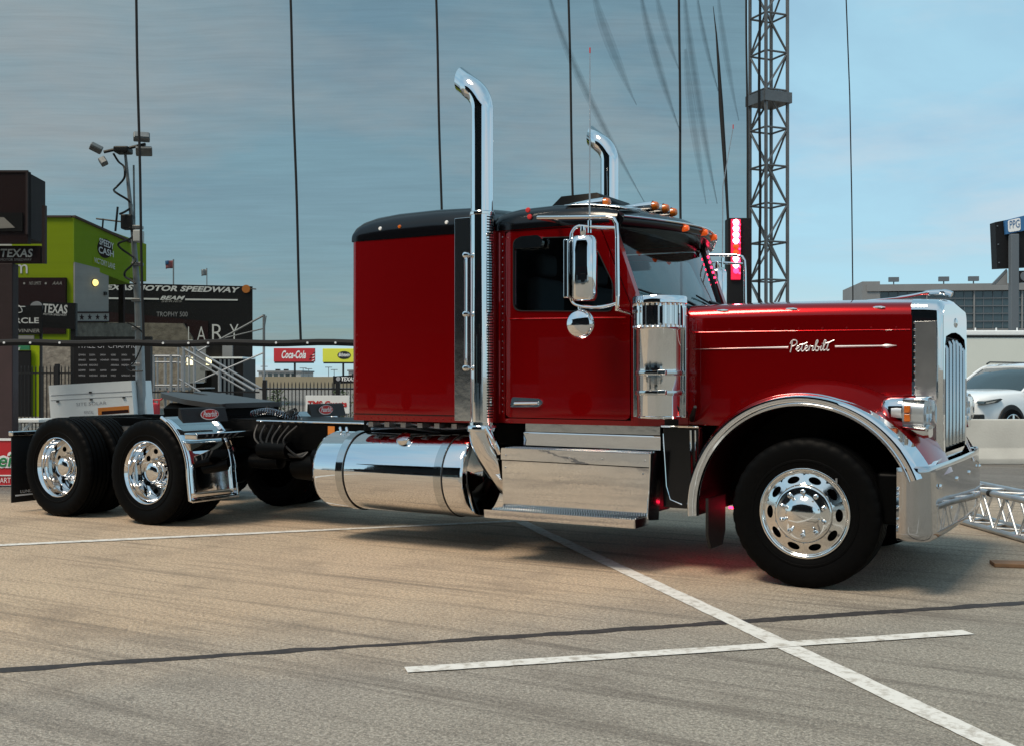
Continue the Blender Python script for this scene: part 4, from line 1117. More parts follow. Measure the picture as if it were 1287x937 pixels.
# ---- mirrors with antennas
def mirror(s):
    e = empty('side_mirror', (0, 0, 0)); e.parent = T
    yo = s*1.42
    top = smooth_path([(-1.93, s*1.05, 2.62), (-1.915, s*1.33, 2.60), (-1.85, yo, 2.585)], 4)
    MB().tube([(-1.93, s*1.04, 2.60)] + [(-1.91, s*1.40, 2.585), (-1.34, yo, 2.545), (-1.29, yo, 2.53), (-1.268, yo, 2.49), (-1.262, yo, 2.40), (-1.258, yo, 2.0), (-1.260, yo, 1.915), (-1.275, yo-s*0.02, 1.89), (-1.30, s*1.04, 1.87)], 0.015, 12).build('arm', 'chrome', e)
    MB().tube(smooth_path([(-1.262, yo, 1.93), (-1.40, yo, 1.905), (-1.56, yo, 1.92), (-1.625, yo, 1.97), (-1.627, yo-s*0.0, 2.1), (-1.627, yo, 2.38), (-1.615, yo, 2.46), (-1.56, yo, 2.495), (-1.45, yo, 2.48), (-1.27, yo, 2.462)], 5), 0.0125, 10).build('yoke', 'chrome', e)
    hd = MB(); rr = []
    for z, k in ((1.955, 0.55), (1.958, 0.80), (1.972, 0.93), (1.995, 1.0), (2.19, 1.0), (2.385, 1.0), (2.408, 0.93), (2.422, 0.80), (2.425, 0.55)):
        rr.append([(-1.525 + 0.09*k*math.copysign(abs(math.cos(a))**0.72, math.cos(a)), yo - s*0.02 + 0.085*k*math.copysign(abs(math.sin(a))**0.72, math.sin(a)), z) for a in [2*PI*q/32 for q in range(33)]])
    hd.loft(rr)
    # turn the head so the glass looks back
    ca, sa = math.cos(s*R_(-14)), math.sin(s*R_(-14)); ox, oy = -1.55, yo
    hd.v = [(ox+(x-ox)*ca-(y-oy)*sa, oy+(x-ox)*sa+(y-oy)*ca, z) for x, y, z in hd.v]
    hd.build('housing', 'chrome', e, angle=45)
    MB().cbox(-1.655, -1.615, yo-0.075, yo+0.075, 1.975, 2.40, 0.01).build('mirror_frame', 'stainless', e)
    MB().lathe([(0, -0.06), (0.05, -0.056), (0.09, -0.04), (0.108, -0.012), (0.110, 0.0), (0.105, 0.012), (0, 0.016)], 'y', (-1.55, yo-s*0.0, 1.79), 36).build('spot_mirror', 'chrome', e) if s < 0 else MB().lathe([(0, 0.06), (0.05, 0.056), (0.09, 0.04), (0.108, 0.012), (0.110, 0.0), (0, -0.016)], 'y', (-1.55, yo, 1.79), 36).build('spot_mirror', 'chrome', e)
    MB().tube([(-1.56, yo, 1.92), (-1.55, yo, 1.80)], 0.012, 8).build('spot_stem', 'chrome', e)
    MB().lathe([(0, 2.50), (0.02, 2.49), (0.022, 2.44), (0.014, 2.42), (0.014, 2.40)], 'z', (-1.53, yo, 0), 14).build('pivot', 'chrome', e)
    a = empty('antenna', (0, 0, 0)); a.parent = T
    MB().tube([(-1.478, yo, 2.44), (-1.478, yo, 2.53)], 0.014, 8).build('base', 'chrome', a)
    MB().tube([(-1.478, yo, 2.53), (-1.475, yo, 3.2), (-1.475 + (0.10 if s > 0 else 0.0), yo, 3.74)], [0.006, 0.005, 0.004], 6).build('whip', 'dull_metal', a)
    MB().tube([(-1.475+ (0.10 if s > 0 else 0.0), yo, 3.73), (-1.475+ (0.10 if s > 0 else 0.0), yo, 3.77)], 0.005, 6).build('tip', 'red_print', a)
mirror(-1); mirror(1)

# ---- fuel tanks
def tank(s):
    e = empty('fuel_tank', (0, s*0.885, 0.605)); e.parent = T
    r = 0.335
    MB().lathe([(0, -4.285), (0.10, -4.282), (0.22, -4.272), (0.29, -4.255), (0.322, -4.23), (r, -4.19), (r, -3.0), (r, -2.735), (0.330, -2.715), (0.315, -2.705), (0.300, -2.712), (0.22, -2.75), (0.12, -2.775), (0, -2.78)], 'x', n=72).build('shell', 'chrome', e, angle=50)
    for x in (-3.93, -2.93):
        MB().lathe([(r+0.001, x-0.040), (r+0.006, x-0.036), (r+0.006, x+0.036), (r+0.001, x+0.040)], 'x', n=72).build('strap', 'stainless', e)
        MB().tube([(x+0.043, (r+0.004)*math.cos(a), (r+0.004)*math.sin(a)) for a in [2*PI*k/60 for k in range(60)]], 0.004, 6, closed=True).build('strap_edge', 'rubber', e)
    cy, cz = math.cos(R_(180-58 if s < 0 else 58)), math.sin(R_(58))
    c = MB().lathe([(0.065, -0.01), (0.068, 0.02), (0.06, 0.035), (0.02, 0.04), (0, 0.04)], 'z', n=24)
    ob = c.build('filler_cap', 'chrome', e); ob.location = (-3.36, cy*r, cz*r); ob.rotation_euler = (R_(32 if s < 0 else -32), 0, 0)
    for x in (-4.14, -4.07):
        MB().tube(smooth_path([(x, s*0.05, r-0.01), (x+0.01, s*0.07, r+0.03), (x+0.04, s*0.09, r-0.005)]), 0.012, 8).build('fitting', 'chrome', e)
tank(-1); tank(1)

# ---- step box between tank and fender
def steps(s):
    e = empty('step_box', (0, 0, 0)); e.parent = T
    def q(pts, nm, m, th=0.004): return MB().add([(x, s*y, z) for x, y, z in pts], [tuple(range(len(pts)))]).build(nm, m, e, solid=th, flat=True)
    MB().cbox(-2.33, -1.13, min(s*0.75, s*1.17), max(s*0.75, s*1.17), 0.42, 0.84, 0.01).build('battery_box', 'chassis_black', e)
    q([(-2.345, 1.205, 0.862), (-1.105, 1.205, 0.855), (-1.105, 1.203, 0.765), (-2.345, 1.203, 0.775)], 'upper_panel', 'chrome')
    q([(-2.34, 1.196, 0.768), (-1.108, 1.196, 0.757), (-1.135, 1.180, 0.395), (-2.34, 1.180, 0.395)], 'front_panel', 'chrome')
    q([(-2.345, 1.204, 0.864), (-1.105, 1.204, 0.858), (-1.105, 1.0, 0.858), (-2.345, 1.0, 0.864)], 'upper_tread', 'alloy')
    q([(-2.42, 1.33, 0.395), (-1.17, 1.33, 0.395), (-1.15, 1.17, 0.405), (-2.345, 1.17, 0.405)], 'lower_tread', 'alloy')
    q([(-2.42, 1.332, 0.398), (-1.17, 1.332, 0.398), (-1.17, 1.326, 0.335), (-2.42, 1.326, 0.335)], 'tread_lip', 'chrome')
    q([(-1.165, 1.332, 0.398), (-1.13, 1.17, 0.405), (-1.13, 1.17, 0.345), (-1.165, 1.326, 0.335)], 'tread_end', 'chrome')
    q([(-1.10, 1.206, 0.864), (-1.10, 0.98, 0.864), (-1.13, 0.98, 0.36), (-1.132, 1.182, 0.38)], 'end_panel', 'black_paint')
    MB().tube([(-1.10, s*1.206, 0.862), (-1.105, s*1.20, 0.755), (-1.133, s*1.182, 0.39)], 0.006, 6).build('edge_bead', 'chrome', e)
    q([(-2.25, 1.012, 0.975), (-1.10, 1.012, 0.972), (-1.10, 1.012, 0.875), (-2.25, 1.012, 0.880)], 'kick_panel', 'chrome')
    q([(-2.25, 0.985, 1.048), (-1.115, 0.985, 1.048), (-1.115, 0.985, 0.985), (-2.25, 0.985, 0.985)], 'sill_panel', 'stainless')
    MB().tube([(-2.25, s*1.014, 0.978), (-1.10, s*1.014, 0.974)], 0.005, 6).build('edge_bead', 'chrome', e)
    # raised grip dimples on both treads
    d = MB()
    for i in range(58):
        for j in range(6):
            x = -2.37 + i*0.0205 + (0.010 if j % 2 else 0); y = 1.195+0.022*j
            d.lathe([(0.0065, 0.400+0.001), (0.0045, 0.408), (0, 0.409)], 'z', (x, s*y, 0), 6)
    d.build('grip_dimples', 'alloy', e)
    d = MB()
    for i in range(58):
        for j in range(6):
            x = -2.33 + i*0.0208 + (0.010 if j % 2 else 0); y = 1.03+0.028*j
            d.lathe([(0.0065, 0.863), (0.0045, 0.869), (0, 0.870)], 'z', (x, s*y, 0), 6)
    d.build('grip_dimples', 'alloy', e)
    for x in (-2.30, -1.75, -1.48, -1.14):
        MB().lathe([(0, -0.006), (0.007, -0.004), (0.008, 0)], 'y', (x, -1.205 if s < 0 else 1.211, 0.81), 8).build('screw', 'dull_metal', e)
    for x in (-2.31, -1.16):
        MB().lathe([(0, -0.006), (0.007, -0.004), (0.008, 0)], 'y', (x, -1.197 if s < 0 else 1.203, 0.715), 8).build('screw', 'dull_metal', e)
steps(-1); steps(1)
# black side panel between step box and fender
for s in (-1, 1):
    p = MB().cbox(-1.08, -0.80, min(s*0.94, s*1.02), max(s*0.94, s*1.02), 0.46, 1.05, 0.012).build('chassis_panel', 'black_paint', T)
    MB().tube([(-0.86, s*1.03, 1.03), (-0.845, s*1.03, 0.5)], 0.008, 6).build('edge_trim', 'chrome', p)
    MB().tube([(-0.825, s*1.03, 1.03), (-0.81, s*1.03, 0.5)], 0.006, 6).build('edge_trim', 'chrome', p)
    MB().tube([(-1.09, s*1.025, 1.053), (-0.80, s*1.025, 1.053)], 0.007, 6).build('edge_trim', 'chrome', p)
    MB().tube([(-1.075, s*1.025, 1.0), (-1.05, s*1.025, 0.62), (-1.02, s*1.022, 0.52), (-0.93, s*1.02, 0.49)], 0.005, 6).build('edge_trim', 'chrome', p)

# ---- rear quarter fenders with emblem flaps, rear flaps and hangers
def oval_badge(parent, x, y, z, nx, name='emblem'):
    e = MB(); n = 32
    def ell(a, b, d): return [(x+d*nx[0], y+a*math.cos(2*PI*k/n), z+b*math.sin(2*PI*k/n)+d*nx[2]) for k in range(n)]
    em = MB().add(ell(0.118, 0.052, 0.006), [tuple(range(n))]).build(name, 'white_print', parent, flat=True)
    MB().add(ell(0.110, 0.045, 0.010), [tuple(range(n))]).build('emblem_field', 'red_print', em, flat=True)
    text(em, 'Peterbilt', 'white_print', 0, 1, 0, 1, 0, 0.25, 0.02, fn=lambda a, b, c: (x+0.014*nx[0], y-0.09+0.18*a, z-0.024+0.054*c+0.012*nx[2]))
    return em
def quarter(s):
    e = empty('quarter_fender', (0, 0, 0)); e.parent = T
    cx, cz, R = -6.30, 0.50, 0.585
    prof = [(cx+R*math.cos(R_(a)), cz+R*math.sin(R_(a))) for a in range(66, -1, -6)] + [(-5.705, 0.42), (-5.695, 0.34), (-5.685, 0.27)]
    yo, yi = s*1.215, s*0.60
    MB().loft([[(x, yo+(yi-yo)*t, z) for x, z in prof] for t in [k/6 for k in range(7)]], caps=False).build('sheet', 'chrome', e, solid=0.006)
    MB().tube([(x+0.004, yo, z) for x, z in prof] + [(-5.68, yo-s*0.02, 0.262), (-5.68, yi, 0.262)], 0.017, 10).build('rolled_edge', 'chrome', e)
    MB().tube([(x+0.004, yi, z) for x, z in prof], 0.012, 8).build('rolled_edge', 'chrome', e)
    MB().cbox(-5.76, -5.60, min(yo, s*0.50), max(yo, s*0.50), 0.835, 0.895, 0.012).build('light_bar', 'chrome', e)
    fl = MB().loft([[(-5.855, y, 1.035), (-5.79, y, 0.985), (-5.83, y, 1.115), (-5.85, y, 1.125)] for y in (s*1.20, s*0.62)]).build('emblem_flap', 'rubber', e)
    oval_badge(e, -5.80, s*0.86, 1.056, (1, 0, 0.28))
    MB().tube([(-5.75, s*0.60, 0.85), (-5.85, s*0.44, 0.85)], 0.025, 8).build('bracket', 'chassis_black', e)
quarter(-1); quarter(1)
for s in (-1, 1):
    e = MB().cbox(-8.31, -8.295, min(s*1.20, s*0.62), max(s*1.20, s*0.62), 0.10, 0.80, 0.003).build('rear_flap', 'rubber', T)
    MB().cbox(-8.325, -8.255, min(s*1.22, s*0.40), max(s*1.22, s*0.40), 0.80, 0.85, 0.01).build('flap_hanger', 'chrome', e)
    MB().box(-8.292, -8.288, s*1.16, s*0.80, 0.165, 0.18).build('flap_weight', 'white_print', e)
    text(e, 'LUND', 'white_print', 0, 1, 0, 1, 0, fn=lambda a, b, c, s=s: (-8.290, (-1.10+0.14*a) if s < 0 else (0.9+0.14*a), 0.195+0.03*c))
MB().cbox(-8.35, -8.15, -0.47, 0.47, 0.72, 0.98, 0.02).build('rear_crossmember', 'chassis_black', T)
# ---- fifth wheel
fwz = 1.06
ol = round_poly([(-6.05, -0.46), (-6.05, 0.46), (-6.55, 0.48), (-7.05, 0.36), (-7.05, 0.10), (-6.72, 0.05), (-6.72, -0.05), (-7.05, -0.10), (-7.05, -0.36), (-6.55, -0.48)], 0.08)
fwheel = MB().prism(ol, 'xy', 0.0, 0.05)
fwheel.v = [(x, y, z + 1.155 + (x+6.55)*-0.10 - 0.12*max(0, abs(y)-0.34)) for x, y, z in fwheel.v]
fo_ = fwheel.build('fifth_wheel', 'greased', T)
MB().loft([[(x, y, z) for y, z in [(-0.46, 1.0), (-0.47, 1.09), (-0.38, 1.145), (0.38, 1.145), (0.47, 1.09), (0.46, 1.0)]] for x in (-6.85, -6.12)]).build('saddle', 'chassis_black', fo_)
MB().box(-7.1, -6.0, -0.40, 0.40, 0.985, 1.02).build('slide_plate', 'chassis_black', fo_)
# ---- coiled air lines lying on the deck behind the sleeper
for j, (y0, dy) in enumerate([(-0.28, 0.02), (-0.05, -0.05)]):
    pts = []
    for k in range(150):
        t = k/149
        x = -5.80 + 0.55*t; r = 0.034
        zc = 1.04 + 0.03*math.sin(t*5.0+j*2) + 0.02*j
        pts.append((x + 0.004*math.cos(k*0.8), y0 + dy*10*t*0.4 + r*math.cos(k*0.8), zc + r*math.sin(k*0.8)))
    MB().tube(pts, 0.0065, 5).build('coiled_air_line', 'bar_grey' if j != 1 else 'rubber', T)
MB().box(-5.95, -4.0, -0.46, 0.46, 0.986, 1.0).build('deck_plate', 'chassis_black', T)
MB().box(-4.66, -4.58, -0.48, -0.474, 0.86, 0.955).build('reflector_tag', 'orange_print', T)
# red glow strips beneath the cab
for (x, y) in [(-0.62, -0.55), (-1.0, -0.62)]:
    MB().box(x-0.12, x+0.12, y-0.008, y+0.008, 0.425, 0.44).build('underbody_lamp', 'red_under', T)

# ================================================================ red signal tower behind the hood
v = 13.6
bt = thing('signal_light_tower', 'dark upright case with a glowing red lamp column behind the hood', 'signal light', U(930, v), v)
zt = ZZ(274, v)
MB().cbox(-0.145, 0.145, 0.0, 0.22, 0.05, zt, 0.01).build('case', 'sign_black', bt)
MB().box(-0.3, 0.3, -0.1, 0.4, 0.0, 0.05).build('base', 'dull_metal', bt)
MB().cbox(-0.115, 0.005, -0.03, 0.0, ZZ(352, v), ZZ(276, v), 0.008).build('lamp_halo', 'red_halo', bt)  # glowing plate standing in for the red halo around the lamps
for k in range(9):
    z = ZZ(280 + k*7.6, v)
    m = 'red_hot' if k < 8 else 'red_lit'
    if k in (4, 5): m = 'amber_lit'
    MB().lathe([(0, -0.035), (0.026, -0.028), (0.036, -0.006), (0.037, 0.0)], 'y', (-0.055, -0.03, z), 16).build('lamp', m, bt)
for k in range(9):
    MB().lathe([(0, -0.02), (0.012, -0.015), (0.015, 0.0)], 'y', (-0.012, -0.03, ZZ(283 + k*7.6, v)), 8).build('side_lamp', 'red_lit', bt)

# ================================================================ truss lying on the ground by the bumper
tr = empty('ground_truss', (1.62, 1.25, 0.0)); tag(tr, 'silver box truss section lying on the ground beside the chrome bumper', 'truss')
tr.rotation_euler = (0, 0, math.atan2(3.1, -2.0))
def lay_truss(parent, L, w, bay, r, rd):
    h = w/2
    for sy in (-h, h):
        for z in (r, r+w):
            ch = MB().tube([(0, sy, z), (L, sy, z)], r, 12).build('chord', 'truss_alu', parent)
    n = int(L/bay)
    for i in range(n):
        x0, x1 = i*L/n, (i+1)*L/n; xm = (x0+x1)/2
        for sy in (-h, h):
            MB().tube([(x0, sy, r), (xm, sy, r+w)], rd, 8).build('diagonal', 'truss_alu', parent)
            MB().tube([(xm, sy, r+w), (x1, sy, r)], rd, 8).build('diagonal', 'truss_alu', parent)
        for z in (r, r+w):
            MB().tube([(x0, -h, z), (xm, h, z)], rd, 8).build('diagonal', 'truss_alu', parent)
            MB().tube([(xm, h, z), (x1, -h, z)], rd, 8).build('diagonal', 'truss_alu', parent)
lay_truss(tr, 4.3, 0.33, 0.40, 0.028, 0.012)
for x in (1.35, 1.7, 2.05): MB().lathe([(0.030, -0.03), (0.032, 0), (0.030, 0.03)], 'x', (x, 0.165, 0.358), 14).build('tape_wrap', 'rope_black', tr)
pk = empty('plank', VW(U(1290, 8.2), 8.2, 0)); tag(pk, 'short brown board lying on the pavement right of the bumper', 'board'); pk.rotation_euler = (0, 0, YAW+R_(-12))
MB().cbox(-0.24, 0.5, -0.09, 0.09, 0.002, 0.03, 0.004).build('board', 'plank', pk)

# ================================================================ right background
BV = 17.9
bar = thing('barrier_wall', 'low white concrete barrier wall right of the grille', 'wall', U(1400, BV), BV)
for k in range(4):
    x0 = -3.6 + k*2.4
    MB().prism(round_poly([(0.0, 0.0), (0.0, 0.09), (0.09, 0.26), (0.13, 0.725), (0.36, 0.725), (0.40, 0.26), (0.49, 0.09), (0.49, 0.0)], 0.015, 3), 'yz', x0+0.012, x0+2.388).build('wall_block', 'concrete', bar)

def car(name, label, u, v, yaw, paint, group=None, sedan=False):
    """local -x is the front"""
    o = thing(name, label, 'car', u, v, group, yaw=yaw)
    H = 1.0 if not sedan else 0.84
    # lower body: stations (x, half width, z bottom, belt z)
    st = [(-2.46, 0.55, 0.42, 0.72), (-2.42, 0.74, 0.34, 0.90), (-2.30, 0.87, 0.28, 1.00), (-2.0, 0.95, 0.27, 1.065), (-1.5, 0.975, 0.27, 1.10), (-1.0, 0.98, 0.27, 1.125), (-0.3, 0.98, 0.27, 1.12), (0.9, 0.98, 0.27, 1.13), (1.9, 0.96, 0.30, 1.14), (2.25, 0.92, 0.36, 1.13), (2.42, 0.82, 0.45, 1.05)]
    def s_(x, w, zb, zt):
        zt = zt*H
        L = [(x, -w*0.90, zb), (x, -w*0.985, zb+0.14), (x, -w, zb+(zt-zb)*0.45), (x, -w*0.985, zb+(zt-zb)*0.72), (x, -w*0.955, zt-0.05), (x, -w*0.90, zt), (x, -w*0.5, zt+0.035), (x, 0, zt+0.045)]
        return L + [(p[0], -p[1], p[2]) for p in L[-2::-1]]
    MB().loft([s_(*q) for q in st]).build('body', paint, o, angle=50)
    RZ = 1.70*H + (0.10 if sedan else 0)
    # glasshouse: glass first, painted roof and pillars over it
    gst = [(-0.98, 0.84, 1.09*H, 1.12*H), (-0.55, 0.80, 1.09*H, 1.40*H), (-0.10, 0.76, 1.09*H, 1.63*H), (0.25, 0.74, 1.09*H, RZ-0.02), (1.0, 0.74, 1.09*H, RZ), (1.7, 0.73, 1.09*H, RZ-0.04), (2.1, 0.72, 1.09*H, 1.52*H), (2.35, 0.74, 1.09*H, 1.14*H)]
    def g_(x, wt, zb, zt):
        wb = 0.90
        return [(x, -wb, zb), (x, -(wb+wt)/2, (zb+zt)/2), (x, -wt, zt-0.03), (x, -wt+0.08, zt), (x, 0, zt+0.02), (x, wt-0.08, zt), (x, wt, zt-0.03), (x, (wb+wt)/2, (zb+zt)/2), (x, wb, zb)]
    MB().loft([g_(*q) for q in gst]).build('glasshouse', 'car_glass', o, angle=50)
    rst = [(-0.14, 0.74, RZ-0.065), (0.25, 0.755, RZ-0.005), (1.0, 0.755, RZ+0.015), (1.75, 0.745, RZ-0.03), (2.15, 0.73, 1.50*H)]
    MB().loft([[(x, -w, z-0.05), (x, -w+0.03, z), (x, -w+0.2, z+0.025), (x, 0, z+0.03), (x, w-0.2, z+0.025), (x, w-0.03, z), (x, w, z-0.05)] for x, w, z in rst]).build('roof', paint, o, angle=50)
    for s in (-1, 1):
        MB().tube(smooth_path([(-1.05, s*0.885, 1.09*H), (-0.55, s*0.83, 1.37*H), (-0.10, s*0.765, 1.62*H), (0.3, s*0.755, RZ-0.03)]), 0.035, 8).build('pillar', paint, o)
        for x in (0.55, 1.55):
            MB().tube([(x, s*0.905, 1.09*H), (x+0.02, s*0.76, RZ-0.03)], 0.035, 6).build('pillar', paint if not sedan else 'car_glass', o)
        if not sedan: MB().tube([(-0.05, s*0.70, RZ+0.01), (0.05, s*0.70, RZ+0.055), (1.6, s*0.70, RZ+0.05), (1.75, s*0.70, RZ-0.01)], 0.018, 6).build('roof_rail', 'rubber', o)
        # lamps
        MB().prism([(-2.40, 0.885*H), (-2.36, 0.93*H), (-1.86, 0.985*H), (-1.80, 0.965*H), (-1.95, 0.90*H), (-2.30, 0.865*H)], 'xz', s*0.80, s*0.978).build('headlight', 'car_glass', o)
        MB().prism([(-2.36, 0.885*H), (-2.33, 0.91*H), (-1.98, 0.945*H), (-2.08, 0.905*H), (-2.28, 0.88*H)], 'xz', s*0.80, s*0.985).build('headlight_lens', 'alloy', o)
        MB().cbox(-2.43, -2.25, min(s*0.60, s*0.90), max(s*0.60, s*0.90), 0.50, 0.66, 0.03).build('fog_lamp', 'rubber', o)
        MB().cbox(-0.78, -0.55, min(s*0.95, s*1.16), max(s*0.95, s*1.16), 1.12*H, 1.28*H, 0.04).build('door_mirror', 'rubber', o)
        for x in (-1.50, 1.50):
            MB().lathe([(0, 0.0), (0.44, 0.0), (0.455, 0.02), (0.40, 0.03)], 'y', (x, s*0.955 if s > 0 else -0.985, 0.40), 32).build('wheel_arch', 'rubber', o)
            w = MB().lathe([(0.26, -0.11), (0.36, -0.11), (0.38, -0.08), (0.385, 0.0), (0.38, 0.10), (0.26, 0.10)], 'y', (x, s*0.90, 0.385), 32).build('wheel', 'tyre', o)
            for k in range(5):
                a = 2*PI*k/5+0.3
                MB().tube([(x, s*0.995, 0.385), (x+0.25*math.cos(a), s*1.0, 0.385+0.25*math.sin(a))], [0.05, 0.035], 6).build('spoke', 'alloy', w)
            MB().tube([(x+0.262*math.cos(a), s*1.0, 0.385+0.262*math.sin(a)) for a in [2*PI*k/32 for k in range(32)]], 0.016, 6, closed=True).build('rim', 'alloy', w)
    MB().cbox(-2.475, -2.40, -0.5, 0.5, 0.45, 0.80, 0.03).build('grille', 'rubber', o)
    MB().tube([(-1.03, -0.85, 1.10*H+0.02), (-1.06, 0.0, 1.12*H+0.03), (-1.03, 0.85, 1.10*H+0.02)], 0.015, 6).build('screen_trim', 'rubber', o)
    return o
car('suv', 'white sport utility vehicle parked behind the white barrier wall', U(1268, 23)+0.83, 24.5, R_(30), 'car_white')
car('sedan', 'dark car parked further back beside the white vehicle', U(1262, 30.5), 30.5, R_(40), 'car_dark', sedan=True)

v = 47
w0, w1 = U(1192, v), U(1420, v)
tl = thing('white_trailer', 'long cream white trailer parked below the grandstand', 'trailer', (w0+w1)/2, v)
hw = (w1-w0)/2
MB().cbox(-hw, hw, 0, 2.5, 0.95, ZZ(424, v), 0.06).build('body', 'cream_wall', tl)
MB().cbox(-hw+0.02, hw-0.02, -0.03, 2.4, ZZ(424, v)+0.0, ZZ(422, v), 0.01).build('roof_gutter', 'rubber', tl)
MB().cbox(-hw, hw, -0.05, 2.5, ZZ(421.8, v), ZZ(415.5, v), 0.04).build('roof', 'white_paint', tl)
for k in range(9):
    x = -hw + 0.3 + k*(2*hw-0.6)/8
    MB().tube([(x, 0.1, ZZ(415.5, v)), (x, 0.1, ZZ(412, v))], 0.03, 6).build('roof_post', 'white_paint', tl)
for x in (-hw*0.3, hw*0.3):
    MB().lathe([(0, -0.1), (0.48, -0.1), (0.5, 0), (0.48, 0.2), (0, 0.2)], 'y', (x, 0.15, 0.5), 24).build('wheel', 'tyre', tl)

v = 180
g0, g1 = U(1093, v), U(1560, v)
gs_ = thing('grandstand', 'wide glass fronted grandstand building under the sky beyond the hood', 'building', g0, v, yaw=R_(-7))
gw = g1-g0
zt, zb = ZZ(358, v), ZZ(414, v)
MB().box(0, gw, 0.5, 20, 0.0, zb-0.6).build('lower_wall', 'concrete_far', gs_)
MB().box(-0.5, gw, -0.4, 20, ZZ(366.5, v), zt).build('roof_fascia', 'concrete_far', gs_)
MB().box(-1.2, 1.6, -0.2, 18, 0, ZZ(354, v)).build('end_tower', 'concrete_far', gs_)
MB().box(0, gw, -0.4, 18, zb-0.6, zb).build('floor_slab', 'concrete_far', gs_)
MB().box(1.6, gw, 0.9, 18, zb, ZZ(366.5, v)).build('core', 'sign_black', gs_)
rows = 5; cols = 40
hz = (ZZ(366.5, v)-zb)/rows; wx = (gw-1.6)/cols
pane = None
for r in range(rows):
    MB().box(1.6, gw, 0.1, 0.8, zb+hz*r-0.09, zb+hz*r+0.09).build('transom', 'far_grey', gs_) if r else None
    for c in range(cols):
        x = 1.6+wx*(c+0.5); z = zb+hz*(r+0.5)
        if pane is None:
            pane = MB().box(-wx/2+0.06, wx/2-0.06, 0.3, 0.7, -hz/2+0.12, hz/2-0.12).build('pane', 'facade_glass', gs_); pane.location = (x, 0, z)
        else: copy_of(pane, gs_, (x, 0, z))
for c in range(0, cols+1):
    big = (c % 5 == 0)
    MB().box(1.6+wx*c-(0.10 if big else 0.05), 1.6+wx*c+(0.10 if big else 0.05), -0.05 if big else 0.15, 0.8, zb, ZZ(366.5, v)).build('mullion', 'concrete_far' if big else 'far_grey', gs_)
for px, h in ((1126, 6.5), (1187, 6.5), (1223, 6.5), (1330, 6.5)):
    x = U(px, v)-g0
    MB().box(x-0.8, x+0.8, 2, 2.6, ZZ(357, v)+0.5, ZZ(357, v)+1.25).build('rooftop_lamp', 'far_grey', gs_)
    MB().box(x-0.08, x+0.08, 2.2, 2.4, zt, ZZ(357, v)+0.5).build('lamp_post', 'far_grey', gs_)

v = 120
bb = thing('billboard_tower', 'black billboard on a grey post with blue PPG panel, far right', 'billboard', U(1273, v), v)
SC = v/FPX
def bx(px): return (px-1273)*SC
MB().cbox(bx(1268), bx(1278), -0.6, 0.2, 0, ZZ(295, v), 0.08).build('post', 'far_grey', bb)
def slant(o_pts, nm, m, y0, y1): return MB().prism(o_pts, 'xz', y0, y1).build(nm, m, bb)
slant([(bx(1252), ZZ(279, v)), (bx(1254.5), ZZ(337, v)), (bx(1340), ZZ(333, v)), (bx(1340), ZZ(262, v))], 'screen_back', 'sign_black', 0.25, 1.6)
pl = slant([(bx(1262), ZZ(277.5, v)), (bx(1263.5), ZZ(295, v)), (bx(1292), ZZ(289, v)), (bx(1292), ZZ(270, v))], 'blue_panel', 'sign_blue', -0.1, 0.2)
sq = round_poly([(bx(1266), ZZ(277.5, v)), (bx(1266.5), ZZ(292.5, v)), (bx(1282), ZZ(290, v)), (bx(1281.5), ZZ(274, v))], 0.25)
MB().prism(sq, 'xz', -0.16, -0.11).build('white_tile', 'white_print', pl)
text(pl, 'PPG', 'sign_blue', bx(1268), bx(1280.5), ZZ(288, v), ZZ(278, v), -0.17, 0, 0.0, fn=lambda a, b, c: (a, b-0.02, c + (a-bx(1268))*0.14))
for px, py in ((1254.5, 284), (1255.5, 307), (1256.5, 330)):
    MB().box(bx(px)-0.06, bx(px)+0.06, 0.12, 0.24, ZZ(py, v)-0.06, ZZ(py, v)+0.06).build('bolt_plate', 'far_grey', bb)
slant([(bx(1277), ZZ(341, v)), (bx(1277), ZZ(356, v)), (bx(1340), ZZ(354, v)), (bx(1340), ZZ(339, v))], 'lower_sign', 'sign_black', -0.4, 0.0)
MB().lathe([(0, -0.47), (0.5, -0.47), (0.52, -0.40)], 'y', (bx(1286), 0, ZZ(348, v)), 24).build('round_logo', 'far_grey', bb)
slant([(bx(1248), ZZ(357.5, v)), (bx(1267), ZZ(338, v)), (bx(1268), ZZ(340.5, v)), (bx(1252), ZZ(357.5, v))], 'brace', 'far_grey', 0.3, 0.6)
slant([(bx(1253), ZZ(357.5, v)), (bx(1268), ZZ(341, v)), (bx(1268), ZZ(357.5, v))], 'gusset', 'concrete_far', 0.3, 0.5)

# ================================================================ left background
# ---- scoreboard sign on a post
v = 19.0
sb = thing('scoreboard_sign', 'dark maroon box sign on a thick brown post at the left edge', 'sign', U(8, v), v)
def lx(px, v=v, ref=8): return (px-ref)*v/FPX
MB().cbox(lx(-1), lx(16.5), -0.02, 0.22, 0, ZZ(331, v), 0.02).build('post', 'post_brown', sb)
MB().box(lx(-90), lx(39), -0.12, 0.0, ZZ(307, v), ZZ(217, v)).build('cabinet', 'sign_maroon', sb)
MB().prism([(lx(39), -0.12), (0.372, 0.55), (0.355, 0.75), (lx(-90), 0.75), (lx(-90), 0.0), (lx(39), 0.0)], 'xy', ZZ(300, v), ZZ(219, v)).build('cabinet_side', 'sign_maroon', sb)
MB().box(lx(-90), lx(39.5), -0.14, -0.11, ZZ(218.5, v), ZZ(216, v)).build('top_edge', 'post_brown', sb)
MB().box(lx(37), lx(39.5), -0.15, -0.121, ZZ(296, v), ZZ(219, v)).build('corner_edge', 'post_brown', sb)
MB().box(lx(-90), lx(33), -0.15, -0.125, ZZ(292, v), ZZ(269, v)).build('screen', 'sign_black', sb)
